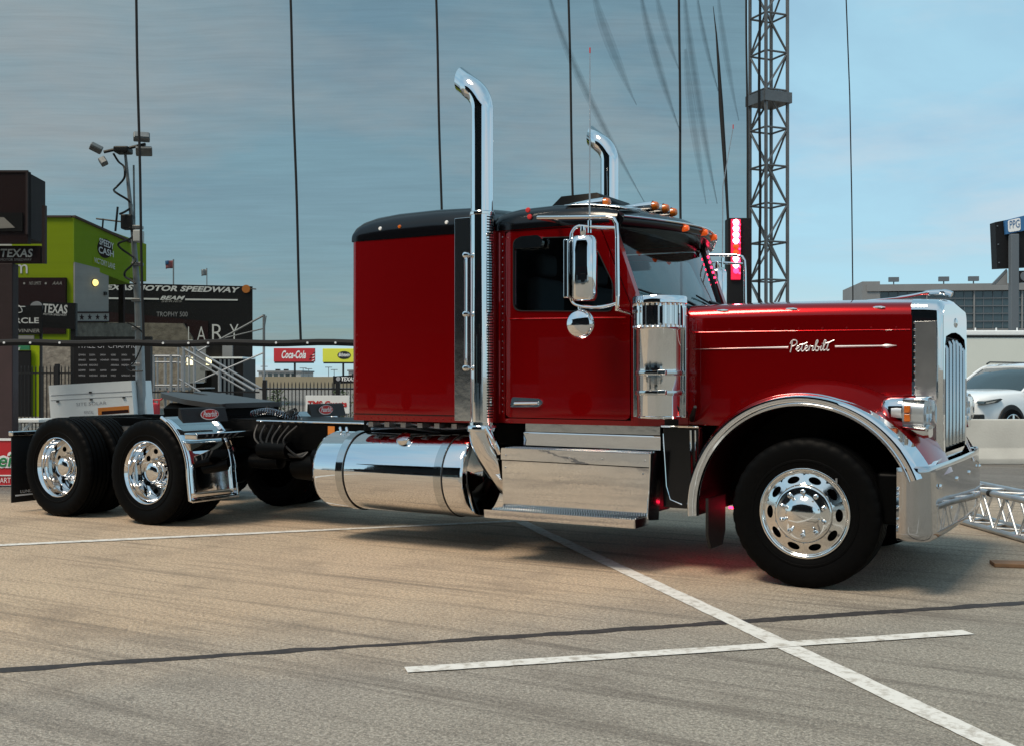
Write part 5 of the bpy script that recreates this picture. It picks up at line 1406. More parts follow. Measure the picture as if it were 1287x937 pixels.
MB().prism([(lx(0), ZZ(289, v)), (lx(0), ZZ(275, v)), (lx(10), ZZ(275, v)), (lx(24), ZZ(288, v))], 'xz', -0.158, -0.152).build('screen_picture', 'stucco', sb)
sg = MB().cbox(lx(-90), lx(51), 0.0, 0.10, ZZ(331, v), ZZ(309, v), 0.01).build('name_board', 'sign_maroon', sb)
text(sg, 'TEXAS', 'white_print', lx(1), lx(41.5), ZZ(323.5, v), ZZ(313, v), -0.004, 0.15, 0.02)
text(sg, 'MOTOR SPEEDWAY', 'grey_print', lx(1), lx(40), ZZ(328, v), ZZ(325, v), -0.004)
MB().box(lx(52), lx(56), 0.02, 0.10, ZZ(331, v), ZZ(258, v)).build('side_post', 'post_brown', sb)
MB().box(lx(-20), lx(19), -0.13, -0.12, ZZ(310, v), ZZ(308, v)).build('lower_edge', 'white_print', sb)

# ---- solar light tower trailer
v = 20.0
lt = thing('light_tower_trailer', 'white solar trailer box with a tall mast of tilted floodlights', 'trailer', U(116, v), v)
def lx(px): return (px-116)*v/FPX
MB().prism([(lx(61), ZZ(484, v)), (lx(165), ZZ(478, v)), (lx(169), ZZ(528, v)), (lx(64), ZZ(533, v))], 'xz', 0.0, 1.1).build('cabinet', 'white_paint', lt)
MB().tube([(lx(64), -0.004, ZZ(496.5, v)), (lx(166), -0.004, ZZ(491, v))], 0.006, 5).build('lid_gap', 'grey_print', lt)
MB().tube([(lx(64), -0.004, ZZ(502.5, v)), (lx(166), -0.004, ZZ(497, v))], 0.004, 5).build('lid_gap', 'grey_print', lt)
for px, py in ((114, 492.5), (115, 501.5), (73, 504), (156, 499)):
    MB().cbox(lx(px)-0.024, lx(px)+0.024, -0.03, -0.002, ZZ(py, v)-0.014, ZZ(py, v)+0.014, 0.004).build('lock', 'iron', lt)
text(lt, 'SITE SOLAR', 'grey_print', lx(96), lx(134), ZZ(508.5, v), ZZ(504.5, v), -0.004, fn=lambda a, b, c: (a, b, c+a*0.055))
op_ = MB().prism([(lx(123), ZZ(512, v)), (lx(162), ZZ(509, v)), (lx(162.5), ZZ(518, v)), (lx(123.5), ZZ(521, v))], 'xz', -0.004, -0.001).build('orange_label', 'orange_print', lt, flat=True)
MB().prism([(lx(128), ZZ(516.2, v)), (lx(161.5), ZZ(514, v)), (lx(162), ZZ(517.6, v)), (lx(128), ZZ(520.3, v))], 'xz', -0.007, -0.0045).build('label_band', 'sign_maroon', op_, flat=True)
text(lt, 'RENTAL', 'grey_print', lx(106), lx(118), ZZ(519.5, v), ZZ(515.5, v), -0.004)
MB().tube([(lx(172), 0.3, ZZ(489, v)), (lx(177), 0.3, ZZ(523, v))], 0.04, 8).build('outrigger', 'white_paint', lt)
MB().cbox(lx(160), lx(184), 0.1, 0.5, 0.35, ZZ(522, v), 0.02).build('winch_box', 'iron', lt)
MB().box(lx(40), lx(190), 0.2, 1.0, 0.35, 0.45).build('chassis', 'iron', lt)
for px in (70, 160): MB().lathe([(0, -0.1), (0.28, -0.1), (0.3, 0), (0.28, 0.1), (0, 0.1)], 'y', (lx(px), 0.1, 0.3), 24).build('wheel', 'tyre', lt)
q = MB().cbox(lx(15), lx(55), -0.2, 0.5, ZZ(530, v), ZZ(526, v), 0.01).build('tool_shelf', 'white_paint', lt)
MB().tube([(lx(26), -0.1, ZZ(548, v)), (lx(42), -0.1, ZZ(530, v))], 0.03, 6).build('shelf_brace', 'white_paint', q)
MB().box(lx(16), lx(20), -0.1, 0.2, 0.0, ZZ(530, v)).build('shelf_leg', 'white_paint', q)
mz = lambda py: ZZ(py, v)
mast = MB().tube([(lx(172), 0.3, 0.3), (lx(168), 0.3, mz(400)), (lx(161), 0.3, mz(300)), (lx(150), 0.3, mz(187))], [0.085, 0.075, 0.045, 0.025], 10).build('mast', 'galvanised', lt)
MB().tube([(lx(163), 0.36, mz(480)), (lx(159.5), 0.36, mz(203))], 0.018, 6).build('rear_tube', 'galvanised', lt)
for py in (283, 330, 376, 412, 458): MB().cbox(lx(164.5)-0.07, lx(164.5)+0.10, 0.22, 0.40, mz(py)-0.03, mz(py)+0.03, 0.008).build('mast_collar', 'dull_metal', mast)
# coiled cable winding down the mast
pts = [(137, 190), (141, 199), (150, 206), (154, 214), (150, 222), (139, 231), (138, 237), (146, 243), (155, 249), (158, 256), (153, 264), (147, 268)]
MB().tube(smooth_path([(lx(a), 0.22+0.1*math.sin(i*1.6), mz(b)) for i, (a, b) in enumerate(pts)], 5), 0.020, 6).build('coiled_cable', 'rubber', lt)
pts = [(158, 284), (161, 292), (158, 299), (147, 305), (146, 310), (156, 318), (166, 325), (163, 333), (152, 340), (150, 346), (160, 351), (168, 356)]
MB().tube(smooth_path([(lx(a), 0.2+0.1*math.sin(i*1.6), mz(b)) for i, (a, b) in enumerate(pts)], 5), 0.020, 6).build('coiled_cable', 'rubber', lt)
pts = [(156, 405), (166, 410), (176, 418), (176, 430), (165, 455), (156, 461), (160, 466), (176, 466)]
MB().tube(smooth_path([(lx(a), 0.15, mz(b)) for i, (a, b) in enumerate(pts)], 5), 0.014, 6).build('coiled_cable', 'rubber', lt)
MB().cbox(lx(146), lx(161), 0.2, 0.42, mz(286), mz(267), 0.03).build('control_head', 'iron', mast)
MB().tube([(lx(140), 0.2, mz(289)), (lx(143), 0.2, mz(258))], 0.02, 6).build('antenna', 'iron', mast)
MB().tube([(lx(113), 0.3, mz(272)), (lx(146), 0.3, mz(276))], 0.016, 6).build('side_arm', 'iron', mast)
MB().tube([(lx(121), 0.3, mz(285)), (lx(122), 0.3, mz(272))], 0.016, 6).build('side_arm', 'iron', mast)
MB().cbox(lx(162), lx(172), 0.2, 0.42, mz(302), mz(287), 0.02).build('camera_box', 'white_paint', mast)
MB().tube(smooth_path([(lx(123), 0.3, mz(187)), (lx(137), 0.3, mz(184)), (lx(150), 0.3, mz(183)), (lx(163), 0.3, mz(180)), (lx(176), 0.3, mz(177))]), 0.03, 8).build('cross_arm', 'iron', mast)
MB().cbox(lx(138), lx(157), 0.15, 0.45, mz(189), mz(181), 0.03).build('motor', 'iron', mast)
def flood(px, py, w, h, tilt, yw, nm='floodlight'):
    o = MB().cbox(-w/2, w/2, -0.06, 0.06, -h/2, h/2, 0.02).build(nm, 'galvanised', lt)
    o.location = (lx(px), 0.3, mz(py)); o.rotation_euler = (R_(tilt), R_(yw), R_(20))
    MB().box(-w/2+0.02, w/2-0.02, -0.075, -0.062, -h/2+0.02, h/2-0.02).build('lens', 'dull_metal', o)
flood(113, 182, 0.22, 0.13, 40, 25); flood(122, 199, 0.13, 0.15, -20, -30); flood(171, 168, 0.29, 0.16, -35, 0); flood(174, 186, 0.29, 0.17, 25, -3)

# ---- green building
v = 40.0
gb = thing('green_building', 'lime green building with white door bay and lit wall lamp', 'building', U(92, v), v)
K = v/FPX
def lx(px): return (px-92)*K
zt = lambda py: ZZ(py, v)
def rec(px):      # the right face falls back from the corner
    t = (px-92)/70.0
    vv = v*(1+0.0625*t); return ((px-CX)*vv/FPX - U(92, v), vv - v)
xr, yr = rec(162)
xm, ym = rec(135.5)
FD = Vector((xr, yr)).normalized(); FN = Vector((FD.y, -FD.x))
def offp(px, k):
    p = rec(px); return (p[0]+FN.x*k, p[1]+FN.y*k)
MB().prism([(lx(-200), 0), (0, 0), (xm, ym), (xm-5.0, 9), (lx(-200), 9)], 'xy', 0.0, zt(330)).build('front_wall', 'lime_paint', gb)
MB().prism([(lx(-200), 0.0), (-0.002, 0.0), (-0.002, 8), (lx(-200), 8)], 'xy', zt(330), zt(273.5)).build('front_gable', 'lime_paint', gb)
def face(p0, p1, z00, z01, z10, z11, nm, m, th=0.12):
    """sheet between two plan points; z at p0 low/high, at p1 low/high"""
    n = FN*-th
    vs = [(p0[0], p0[1], z00), (p1[0], p1[1], z10), (p1[0], p1[1], z11), (p0[0], p0[1], z01)]
    vs += [(x+n.x, y+n.y, z) for x, y, z in vs]
    return MB().add(vs, [(0,1,2,3), (7,6,5,4), (0,4,5,1), (1,5,6,2), (2,6,7,3), (3,7,4,0)]).build(nm, m, gb)
kz = lambda py, px: CAMZ + (HY-py)*(v*(1+0.0625*(px-92)/70.0))/FPX
def plate(px, py, pts, k0, k1, nm, m, par):
    """polygon (along-face, z) standing on the receding face"""
    c = rec(px); zc = kz(py, px); vs = []
    for k in (k0, k1): vs += [(c[0]+FD.x*a+FN.x*k, c[1]+FD.y*a+FN.y*k, zc+b) for a, b in pts]
    n = len(pts)
    return MB().add(vs, [tuple(range(n)), tuple(range(n, 2*n))[::-1]] + [(q, (q+1) % n, (q+1) % n+n, q+n) for q in range(n)]).build(nm, m, par)
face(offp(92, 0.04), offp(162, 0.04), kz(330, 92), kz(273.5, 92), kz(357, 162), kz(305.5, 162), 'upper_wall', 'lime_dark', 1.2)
face(offp(91.5, 0.12), offp(163, 0.12), kz(273.5, 92), kz(271, 92), kz(305.5, 162), kz(302.5, 162), 'roof_edge', 'roof_brown', 1.4)
MB().box(lx(-200), -0.05, -0.08, 0.3, zt(273.5), zt(271.2)).build('roof_edge', 'roof_brown', gb)
face(offp(92.3, 0.06), offp(135, 0.06), kz(393, 92), kz(329.5, 92), kz(393, 135), kz(340.5, 135), 'white_bay', 'stucco', 0.2)
fr = face(offp(95, 0.08), offp(135, 0.08), kz(404, 95), kz(393.5, 95), kz(404, 135), kz(393.5, 135), 'star_frieze', 'stucco', 0.2)
for k in range(4):
    r = 0.115
    st = [((r if i % 2 == 0 else r*0.42)*math.sin(PI*i/5), (r if i % 2 == 0 else r*0.42)*math.cos(PI*i/5)) for i in range(10)]
    plate(100.5+k*9.9, 398.8, st, 0.082, 0.10, 'star', 'sign_maroon', fr)
for py in (392.7, 404.5):
    face(offp(95, 0.11), offp(135, 0.11), kz(py+0.9, 95), kz(py-0.9, 95), kz(py+0.9, 135), kz(py-0.9, 135), 'red_band', 'sign_maroon', 0.1)
face(offp(93, 0.05), offp(175, 0.05), 0.0, kz(405.5, 95), 0.0, kz(405.5, 160), 'stone_base', 'stone', 0.4)
lm = MB().lathe([(0, -0.14), (0.06, -0.13), (0.11, -0.08), (0.13, 0.0)], 'y', n=20).build('wall_lamp', 'warm_lit', gb)
lp = offp(117, 0.08); lm.location = (lp[0], lp[1], kz(355.5, 117)); lm.rotation_euler = (0, 0, math.atan2(FN.x, -FN.y))
MB().lathe([(0.13, -0.02), (0.15, 0.0), (0.15, 0.05)], 'y', n=20).build('lamp_rim', 'iron', lm)
plate(130, 369, [(-0.06, -0.06), (0.06, -0.06), (0.06, 0.06), (-0.06, 0.06)], 0.06, 0.14, 'switch_box', 'iron', gb)
def onface(px0, px1, py0a, py1a, py0b, py1b, k=0.06):
    """map a unit text box onto the receding wall; py at the left and right ends"""
    p0, p1 = offp(px0, k), offp(px1, k)
    def f(a, b, c):
        px = px0+(px1-px0)*a; x, y = p0[0]+(p1[0]-p0[0])*a, p0[1]+(p1[1]-p0[1])*a
        zb = kz(py0a+(py0b-py0a)*a, px); zt_ = kz(py1a+(py1b-py1a)*a, px)
        return (x, y, zb+(zt_-zb)*c)
    return f
logo = plate(130, 312.5, [(0.37*math.cos(2*PI*q/28), 0.36*math.sin(2*PI*q/28)) for q in range(28)], 0.03, 0.09, 'round_logo', 'sign_maroon', gb)
text(logo, 'SPEEDY', 'white_print', 0, 1, 0, 1, 0, 0, 0.02, fn=onface(122, 140, 307.5, 299, 314.5, 306, 0.12))
text(logo, 'CASH', 'white_print', 0, 1, 0, 1, 0, 0, 0.02, fn=onface(121, 140, 318, 309.5, 324, 316, 0.12))
face(offp(115, 0.08), offp(142.5, 0.08), kz(331, 115), kz(322.5, 115), kz(339.5, 142), kz(331, 142), 'name_strip', 'lime_paint', 0.05)
text(gb, 'VICTORY LANE', 'white_print', 0, 1, 0, 1, 0, 0, 0.01, fn=onface(116, 142, 330, 323.5, 339, 332, 0.10))
text(gb, '.com', 'white_print', lx(-12), lx(35), zt(344), zt(332.5), -0.02)
MB().box(lx(-60), lx(84.5), -0.16, -0.01, zt(420), zt(349.5)).build('dark_banner', 'sign_maroon', gb)
for s_, a, b in (('AAA', 16, 25), ('NO LIMITS', 39, 54), ('AAA', 68, 80)): text(gb, s_, 'stucco', lx(a), lx(b), zt(358.5), zt(354.5), -0.165, 0.3)
for px in (33, 60): MB().lathe([(0, -0.18), (0.04, -0.17)], 'y', (lx(px), 0, zt(356.8)), 8).build('banner_dot', 'stucco', gb)
MB().box(lx(52), lx(88), -0.10, -0.02, zt(432), zt(412)).build('lower_panel', 'lime_paint', gb)
MB().box(lx(55), lx(92), -0.18, -0.12, 0, zt(432)).build('stone_front', 'stone', gb)
MB().box(lx(14), lx(40), -0.20, -0.10, zt(440), zt(434.5)).build('green_panel', 'pole_green', gb)
text(gb, 'LANE', 'white_print', lx(17), lx(29), zt(440), zt(436.5), -0.21, 0.25)
MB().box(lx(14), lx(41), -0.17, -0.11, 0.0, zt(440.5)).build('dark_door', 'sign_black', gb)
text(gb, 'S', 'white_print', lx(18), lx(24), zt(485), zt(470), -0.18)

# ---- circle banner and TEXAS board on black posts
v = 30.2
cb = thing('circle_banner', 'black winner circle banner with white letters left of the stone base', 'sign', U(10, v), v)
def lx(px): return (px-10)*v/FPX
zt = lambda py: ZZ(py, v)
MB().box(lx(-80), lx(52.5), 0, 0.05, zt(420), zt(384)).build('banner', 'sign_black', cb)
text(cb, "WINNER'S CIRCLE", 'white_print', lx(-62), lx(49), zt(406.5), zt(399), -0.004, 0.0, 0.02)
text(cb, '2023 RACE WINNER', 'stucco', lx(-20), lx(50), zt(418), zt(413.5), -0.004, 0.1, 0.01)
MB().tube(smooth_path([(lx(8), -0.01, zt(388)), (lx(22), -0.01, zt(383.5)), (lx(28), -0.01, zt(390)), (lx(24), -0.01, zt(393)), (lx(2), -0.01, zt(391)), (lx(12), -0.01, zt(386)), (lx(32), -0.01, zt(385.5))]), 0.012, 5).build('scribble', 'white_print', cb)
for px in (-60, 50): MB().box(lx(px)-0.03, lx(px)+0.03, 0.05, 0.11, 0, zt(384)).build('post', 'iron', cb)
text(cb, 'TEXAS', 'iron', lx(20), lx(36), zt(431), zt(426), -0.01)
MB().box(lx(-80), lx(42), 0.02, 0.06, zt(431.5), zt(421.5)).build('lower_strip', 'stucco', cb)

v = 31.0
tb = thing('texas_board', 'black board reading TEXAS with a round logo on a tall black post', 'sign', U(88, v), v)
def lx(px): return (px-88)*v/FPX
zt = lambda py: ZZ(py, v)
MB().prism([(lx(38), zt(411)), (lx(38), zt(379)), (lx(94.5), zt(381)), (lx(94.5), zt(414))], 'xz', 0, 0.06).build('board', 'sign_black', tb)
MB().box(lx(87.5), lx(94), 0.06, 0.2, 0, zt(381)).build('post', 'iron', tb)
text(tb, 'TEXAS', 'white_print', lx(54.5), lx(85), zt(393), zt(381.5), -0.004, 0.12, 0.025, fn=lambda a, b, c: (a, b, c-(a-lx(54))*0.06))
text(tb, 'MOTOR SPEEDWAY', 'white_print', lx(54.5), lx(84), zt(396), zt(393.6), -0.004, 0.0, 0.0, fn=lambda a, b, c: (a, b, c-(a-lx(54))*0.05))
lg = MB().lathe([(0, -0.03), (0.18, -0.03), (0.185, 0)], 'y', (lx(46), 0, zt(387)), 28).build('round_logo', 'grey_print', tb)
MB().box(lx(38.5), lx(53.5), -0.036, -0.031, zt(389), zt(385.3)).build('logo_band', 'sign_black', lg)
text(lg, 'NASCAR', 'white_print', lx(39), lx(53), zt(388.6), zt(385.8), -0.04, 0.2, 0.02)

# ---- wall of champions
v = 30.0
wc = thing('champions_wall', 'black wall of champions board with rows of small white names', 'board', U(141, v), v)
def lx(px): return (px-141)*v/FPX
zt = lambda py: ZZ(py, v)
MB().box(lx(93), lx(190), 0, 0.12, 0.2, zt(423)).build('board', 'sign_black', wc)
MB().box(lx(180), lx(190), -0.03, -0.001, 0.2, zt(423)).build('edge_post', 'iron', wc)
text(wc, 'WALL OF CHAMPIONS', 'grey_print', lx(97), lx(184), zt(437.5), zt(432), -0.004)
rnd = random.Random(3)
for r in range(8):
    for c in range(6):
        if rnd.random() < 0.12: continue
        x = 99+c*13.5; y = 446+r*6.4
        wd = rnd.uniform(6, 11)
        text(wc, ''.join(rnd.choice('MWHNAERDO') for _ in range(6)), 'grey_print', lx(x), lx(x+wd), zt(y+1.1), zt(y-1.1), -0.004) if r < 5 else None
for px in (100, 185): MB().box(lx(px)-0.05, lx(px)+0.05, 0.02, 0.1, 0, 0.25).build('leg', 'iron', wc)

# ---- black speedway building
v = 55.0
tb2 = thing('speedway_building', 'long black building with white lettering along its top edge', 'building', U(225, v), v)
def lx(px): return (px-225)*v/FPX
zt = lambda py: ZZ(py, v)
mbw = MB().prism([(lx(96), 0), (lx(96), zt(354.5)), (lx(317.5), zt(360)), (lx(317.5), 0)], 'xz', 0, 10)
wb_ = MB(); wb_.add([(x - (3.2 if y > 5 and x > 0 else 0), y, z) for x, y, z in mbw.v], mbw.f); wb_.build('wall', 'sign_black', tb2)
sl = lambda a: (a-lx(136))*-0.022
text(tb2, 'TEXAS MOTOR SPEEDWAY', 'white_print', lx(126), lx(302), zt(364.5), zt(357.5), -0.02, 0.28, 0.035, fn=lambda a, b, c: (a, b, c+sl(a)))
MB().lathe([(0, -0.08), (0.20, -0.08), (0.21, 0)], 'y', (lx(309.5), 0, zt(363.3)), 24).build('gold_logo', 'orange_print', tb2)
MB().prism([(lx(135), zt(376)), (lx(135), zt(374)), (lx(200), zt(375)), (lx(200), zt(377))], 'xz', -0.04, -0.01).build('white_stripe', 'white_print', tb2)
MB().prism([(lx(233), zt(377.5)), (lx(233), zt(375.5)), (lx(299), zt(376.3)), (lx(299), zt(378))], 'xz', -0.04, -0.01).build('white_stripe', 'white_print', tb2)
text(tb2, 'BEAM', 'white_print', lx(201), lx(233), zt(377), zt(372), -0.02, 0.4, 0.03)
text(tb2, 'SERIES', 'stucco', lx(203), lx(229), zt(380), zt(377.8), -0.02, 0.2, 0.0)
text(tb2, 'TROPHY 500', 'grey_print', lx(197), lx(236), zt(398), zt(392), -0.02, 0.0, 0.0)
MB().prism([(lx(135), zt(407)), (lx(135), zt(392)), (lx(262), zt(404)), (lx(262), zt(432)), (lx(240), zt(432)), (lx(235), zt(407))], 'xz', -0.06, -0.02).build('red_swoosh', 'sign_maroon', tb2)
MB().prism([(lx(120), 0), (lx(120), zt(405)), (lx(232), zt(407)), (lx(244), zt(425)), (lx(244), 0)], 'xz', -0.3, -0.07).build('stone_wing', 'stone', tb2)
for ch, a, b in (('L', 239, 245), ('A', 250, 261), ('R', 269, 283), ('Y', 291, 302)):
    text(tb2, ch, 'white_print', lx(a), lx(b), zt(429), zt(408 if ch in 'RY' else 411), -0.35, 0.0, -0.01, name='sign_letter')
MB().box(lx(237), lx(291), -0.32, -0.08, zt(459), zt(449)).build('lit_window', 'window_lit', tb2)
for px in (255, 289): MB().box(lx(px)-0.25, lx(px)+0.25, -0.5, -0.34, zt(470), zt(431)).build('column', 'concrete_far', tb2)
MB().box(lx(237), lx(262), -0.6, -0.33, zt(480), zt(461)).build('counter_front', 'galvanised', tb2)
MB().box(lx(256), lx(292), -0.6, -0.33, zt(466), zt(460)).build('counter_front', 'galvanised', tb2)
MB().box(lx(290), lx(327), -3.5, -1.0, 0, zt(452)).build('annex', 'sign_black', tb2)
MB().box(lx(288), lx(327), -3.6, -1.0, zt(452), zt(450)).build('annex_roof', 'white_paint', tb2)
for px in (301, 306, 311, 315): MB().box(lx(px)-0.05, lx(px)+0.05, -3.6, -3.52, 0, zt(453)).build('annex_rib', 'far_grey', tb2)
MB().tube([(lx(312), 0, zt(363)), (lx(322), 0, zt(363.5))], 0.03, 5).build('roof_arm', 'iron', tb2)
rp = thing('red_pole', 'thin dark red column left of the floodlight mast', 'post', U(153, 48), 48)
MB().box(-0.11, 0.11, -0.1, 0.1, 0, ZZ(350, 48)).build('shaft', 'sign_maroon', rp)
MB().box(-0.16, 0.16, -0.14, 0.14, 0, 0.2).build('foot', 'sign_maroon', rp)
# flags
for px, py, col, lab in ((218, 327, 'flag_cloth', 'dark striped flag flying on a thin pole above the black building'), (260, 338, 'galvanised', 'faint pale flag on a thin pole right of the striped flag')):
    v = 75.0 if px == 218 else 110.0
    fg = thing('flag', lab, 'flag', U(px, v), v)
    k = v/FPX
    MB().tube([(0, 0, 0), (0, 0, ZZ(py-1, v))], 0.05, 6).build('pole', 'galvanised', fg)
    MB().grid(lambda a, b: (-a*10*k*(1 if px == 218 else .7), 0.12*math.sin(a*6+b), ZZ(py, v)-b*10*k*(1 if px == 218 else .8) - a*1.2*k), 10, 4).build('cloth', col, fg, solid=0.01)
    if px == 218: MB().grid(lambda a, b: (-(0.55+0.45*a)*10*k, 0.12*math.sin((0.55+0.45*a)*6+b*0.5)-0.03, ZZ(py, v)-b*5*k - (0.55+a*0.45)*1.2*k), 5, 3).build('canton', 'sign_blue', fg, solid=0.01)

# ---- metal stairs
v = 33.0
ms = thing('metal_stairs', 'galvanised metal stairs with pipe handrails and a railed landing', 'stairs', U(205, v), v)
def lx(px): return (px-205)*v/FPX
zt = lambda py: ZZ(py, v)
def pipe(nm, pts, r=0.028, m='galvanised'): return MB().tube([(lx(a), y, zt(b)) for a, b, y in pts], r, 8).build(nm, m, ms)
for y in (0, 1.1):
    pipe('handrail', [(182, 447.5, y), (226, 447.5, y)], 0.035); pipe('handrail', [(182, 455, y), (222, 455, y)], 0.025)
    pipe('handrail', [(184, 484, y), (222, 484, y)], 0.025)
    for px in (183, 193, 215, 224, 231): pipe('post', [(px, 530, y), (px, 446 if px < 220 else 434, y)], 0.045 if px in (193, 215, 231) else 0.03)
for k in range(5): MB().box(lx(184+k*9), lx(191+k*9), 0, 1.1, zt(490), zt(486.5)).build('deck_plank', 'galvanised', ms)
for y in (0, 1.2):
    pipe('stair_rail', [(226, 435, y), (319, 490, y)], 0.035); pipe('stair_rail', [(234, 447, y), (308, 490, y)], 0.028)
pipe('stringer', [(225, 476, 0.0), (263, 499, 0.0)], 0.03); pipe('post', [(276, 500, 0), (276, 465, 0)], 0.05)
pipe('upper_rail', [(242, 441, 0.6), (326, 395, 0.6)], 0.03); pipe('upper_rail', [(238, 480, 0.6), (327, 442, 0.6)], 0.024)
pipe('upper_rail', [(246, 430, 0.9), (324, 411, 0.9), (326, 395, 0.9)], 0.02)
pipe('post', [(326, 500, 0.6), (326, 394, 0.6)], 0.04)
for k in range(6): MB().box(lx(232+k*14), lx(243+k*14), 0.05, 1.15, zt(480+k*7)-0.03, zt(480+k*7)).build('tread', 'galvanised', ms)

# ---- fire extinguisher cart
v = 25.0
fx = thing('extinguisher_cart', 'red wheeled extinguisher tank with a pipe handle by the stairs', 'extinguisher', U(191, v), v)
def lx(px): return (px-191)*v/FPX
zt = lambda py: ZZ(py, v)
MB().lathe([(0, 0.35), (0.14, 0.36), (0.165, 0.42), (0.165, zt(510)), (0.15, zt(507)), (0.05, zt(505)), (0.05, zt(502)), (0, zt(502))], 'z', n=28).build('tank', 'board_red', fx)
MB().tube([(lx(183), 0, 0.35), (lx(183), 0, zt(502)), (lx(202), 0, zt(502)), (lx(212), 0, zt(492))], 0.02, 8).build('handle', 'board_red', fx)
MB().tube([(lx(200), 0, 0.35), (lx(200), 0, zt(502))], 0.018, 8).build('handle', 'board_red', fx)
for px in (183, 200): MB().lathe([(0, -0.03), (0.16, -0.03), (0.17, 0), (0.16, 0.03), (0, 0.03)], 'x', (lx(px), 0.0, 0.17), 20).build('wheel', 'tyre', fx)
MB().box(lx(183), lx(200), -0.03, 0.03, 0.32, 0.36).build('axle_bar', 'iron', fx)

# ---- black iron fence
v = 28.0
fe = thing('iron_fence', 'black iron picket fence running behind the trailer frame', 'fence', U(230, v), v)
def lx(px): return (px-230)*v/FPX
zt = lambda py: ZZ(py, v)
pick = None
px = 22.0; i = 0
while px < 452:
    if not (88 < px < 326):
        if pick is None:
            pick = MB().add([(-0.011,-0.011,0.08),(0.011,-0.011,0.08),(0.011,0.011,0.08),(-0.011,0.011,0.08),(-0.011,-0.011,1.66),(0.011,-0.011,1.66),(0.011,0.011,1.66),(-0.011,0.011,1.66),(0,0,1.72)],
                [(0,3,2,1),(0,1,5,4),(1,2,6,5),(2,3,7,6),(3,0,4,7),(4,5,8),(5,6,8),(6,7,8),(7,4,8)]).build('picket', 'iron', fe, flat=True); pick.location = (lx(px), 0, -0.14 if px > 300 else 0)
        else: copy_of(pick, fe, (lx(px), 0, -0.40 if px > 300 else 0))
    px += 4.6
for a, b, dz in ((20, 90, 0), (326, 452, -0.4)):
    for z in (0.25, 1.5+dz): MB().box(lx(a), lx(b), -0.02, 0.02, z, z+0.04).build('rail', 'iron', fe)
for px, h in ((72, 1.75), (333, 1.35), (425, 1.3)): MB().box(lx(px)-0.05, lx(px)+0.05, -0.05, 0.05, 0, h).build('post', 'iron', fe)
MB().box(lx(88), lx(326), -0.02, 0.02, 1.02, 1.06).build('rail', 'iron', fe)

# ---- low red advertising board at the left edge
v = 14.2
ob = thing('red_barrier_board', 'low red advertising board on the ground at the far left edge', 'board', U(-40, v), v)
def lx(px): return (px+40)*v/FPX
zt = lambda py: ZZ(py, v)
MB().cbox(lx(-160), lx(60), 0, 0.10, 0.02, zt(552), 0.01).build('board', 'board_red', ob)
MB().box(lx(-160), lx(60), -0.01, -0.001, 0.02, zt(609)).build('white_base', 'white_print', ob)
MB().box(lx(-160), lx(60), -0.01, -0.001, zt(553), zt(550)).build('white_top', 'white_print', ob)
text(ob, "O'Reilly", 'white_print', lx(-42), lx(40), zt(593), zt(565), -0.004, 0.2, 0.09)
text(ob, "O'Reilly", 'green_print', lx(-41), lx(39), zt(591), zt(568), -0.009, 0.2, 0.01)
MB().box(lx(-110), lx(60), -0.008, -0.002, zt(597.5), zt(596)).build('white_rule', 'white_print', ob)
text(ob, 'AUTO PARTS', 'white_print', lx(-26), lx(17), zt(606), zt(599.5), -0.004)

# ---- far field seen under the net: billboards, wall, buildings
v = 150.0
def billboard(px0, px1, py0, py1, post, m, label):
    b = thing('billboard', label, 'billboard', U((px0+px1)/2, v), v, 'roadside billboards under the net')
    k = v/FPX; c = (px0+px1)/2
    f = lambda p: (p-c)*k
    bd = MB().cbox(f(px0), f(px1), 0, 0.5, ZZ(py1, v), ZZ(py0, v), 0.03).build('board', m, b)
    MB().box(f(px0)+0.15, f(px1)-0.15, -0.25, 0.4, ZZ(py1+1.8, v), ZZ(py1, v)).build('catwalk', 'iron', b)
    MB().tube([(f(post), 0.3, 0), (f(post), 0.3, ZZ(py1, v))], 0.14, 10).build('post', 'iron', b)
    return b, f
b, f = billboard(344, 395.5, 437.5, 454.5, 370, 'board_red', 'red billboard with white script on a single post')
text(b, 'Coca-Cola', 'white_print', f(354), f(384.5), ZZ(450.5, v), ZZ(440.5, v), -0.02, 0.35, 0.03)
for i, (a, c) in enumerate(((389, 448), (392, 450), (388, 451.5), (391.5, 453.5), (393, 444), (392, 446.5))):
    MB().prism([(f(a), ZZ(c, v)), (f(a+2.2), ZZ(c-1.5, v)), (f(a+4.0), ZZ(c-1.5, v)), (f(a+2.0), ZZ(c, v))], 'xz', -0.05, -0.01).build('check', 'white_print' if i % 2 else 'iron', b)
b, f = billboard(405.5, 457, 438, 455, 431, 'board_yellow', 'yellow billboard with a black oval mark beside the sleeper')
vs = [(f(432.5)+8.4*v/FPX*math.cos(2*PI*k/24), -0.03, ZZ(446.3, v)+5.0*v/FPX*math.sin(2*PI*k/24)) for k in range(24)]
ovl = MB().add(vs, [tuple(range(24))]).build('oval', 'iron', b, flat=True)
text(ovl, 'Bilstein', 'white_print', f(425.5), f(439.5), ZZ(448, v), ZZ(443.5, v), -0.04, 0.3, 0.02)
fw_ = thing('far_wall', 'long tan embankment wall on the horizon below the billboards', 'wall', U(400, 143), 143)
MB().box(-14, 12, 0, 2, 0, ZZ(473, 143)).build('wall', 'tan_wall', fw_)
MB().box(-14, 12, -0.3, 0, 0.0, ZZ(487.3, 143)).build('kerb', 'sign_blue', fw_)
v = 190
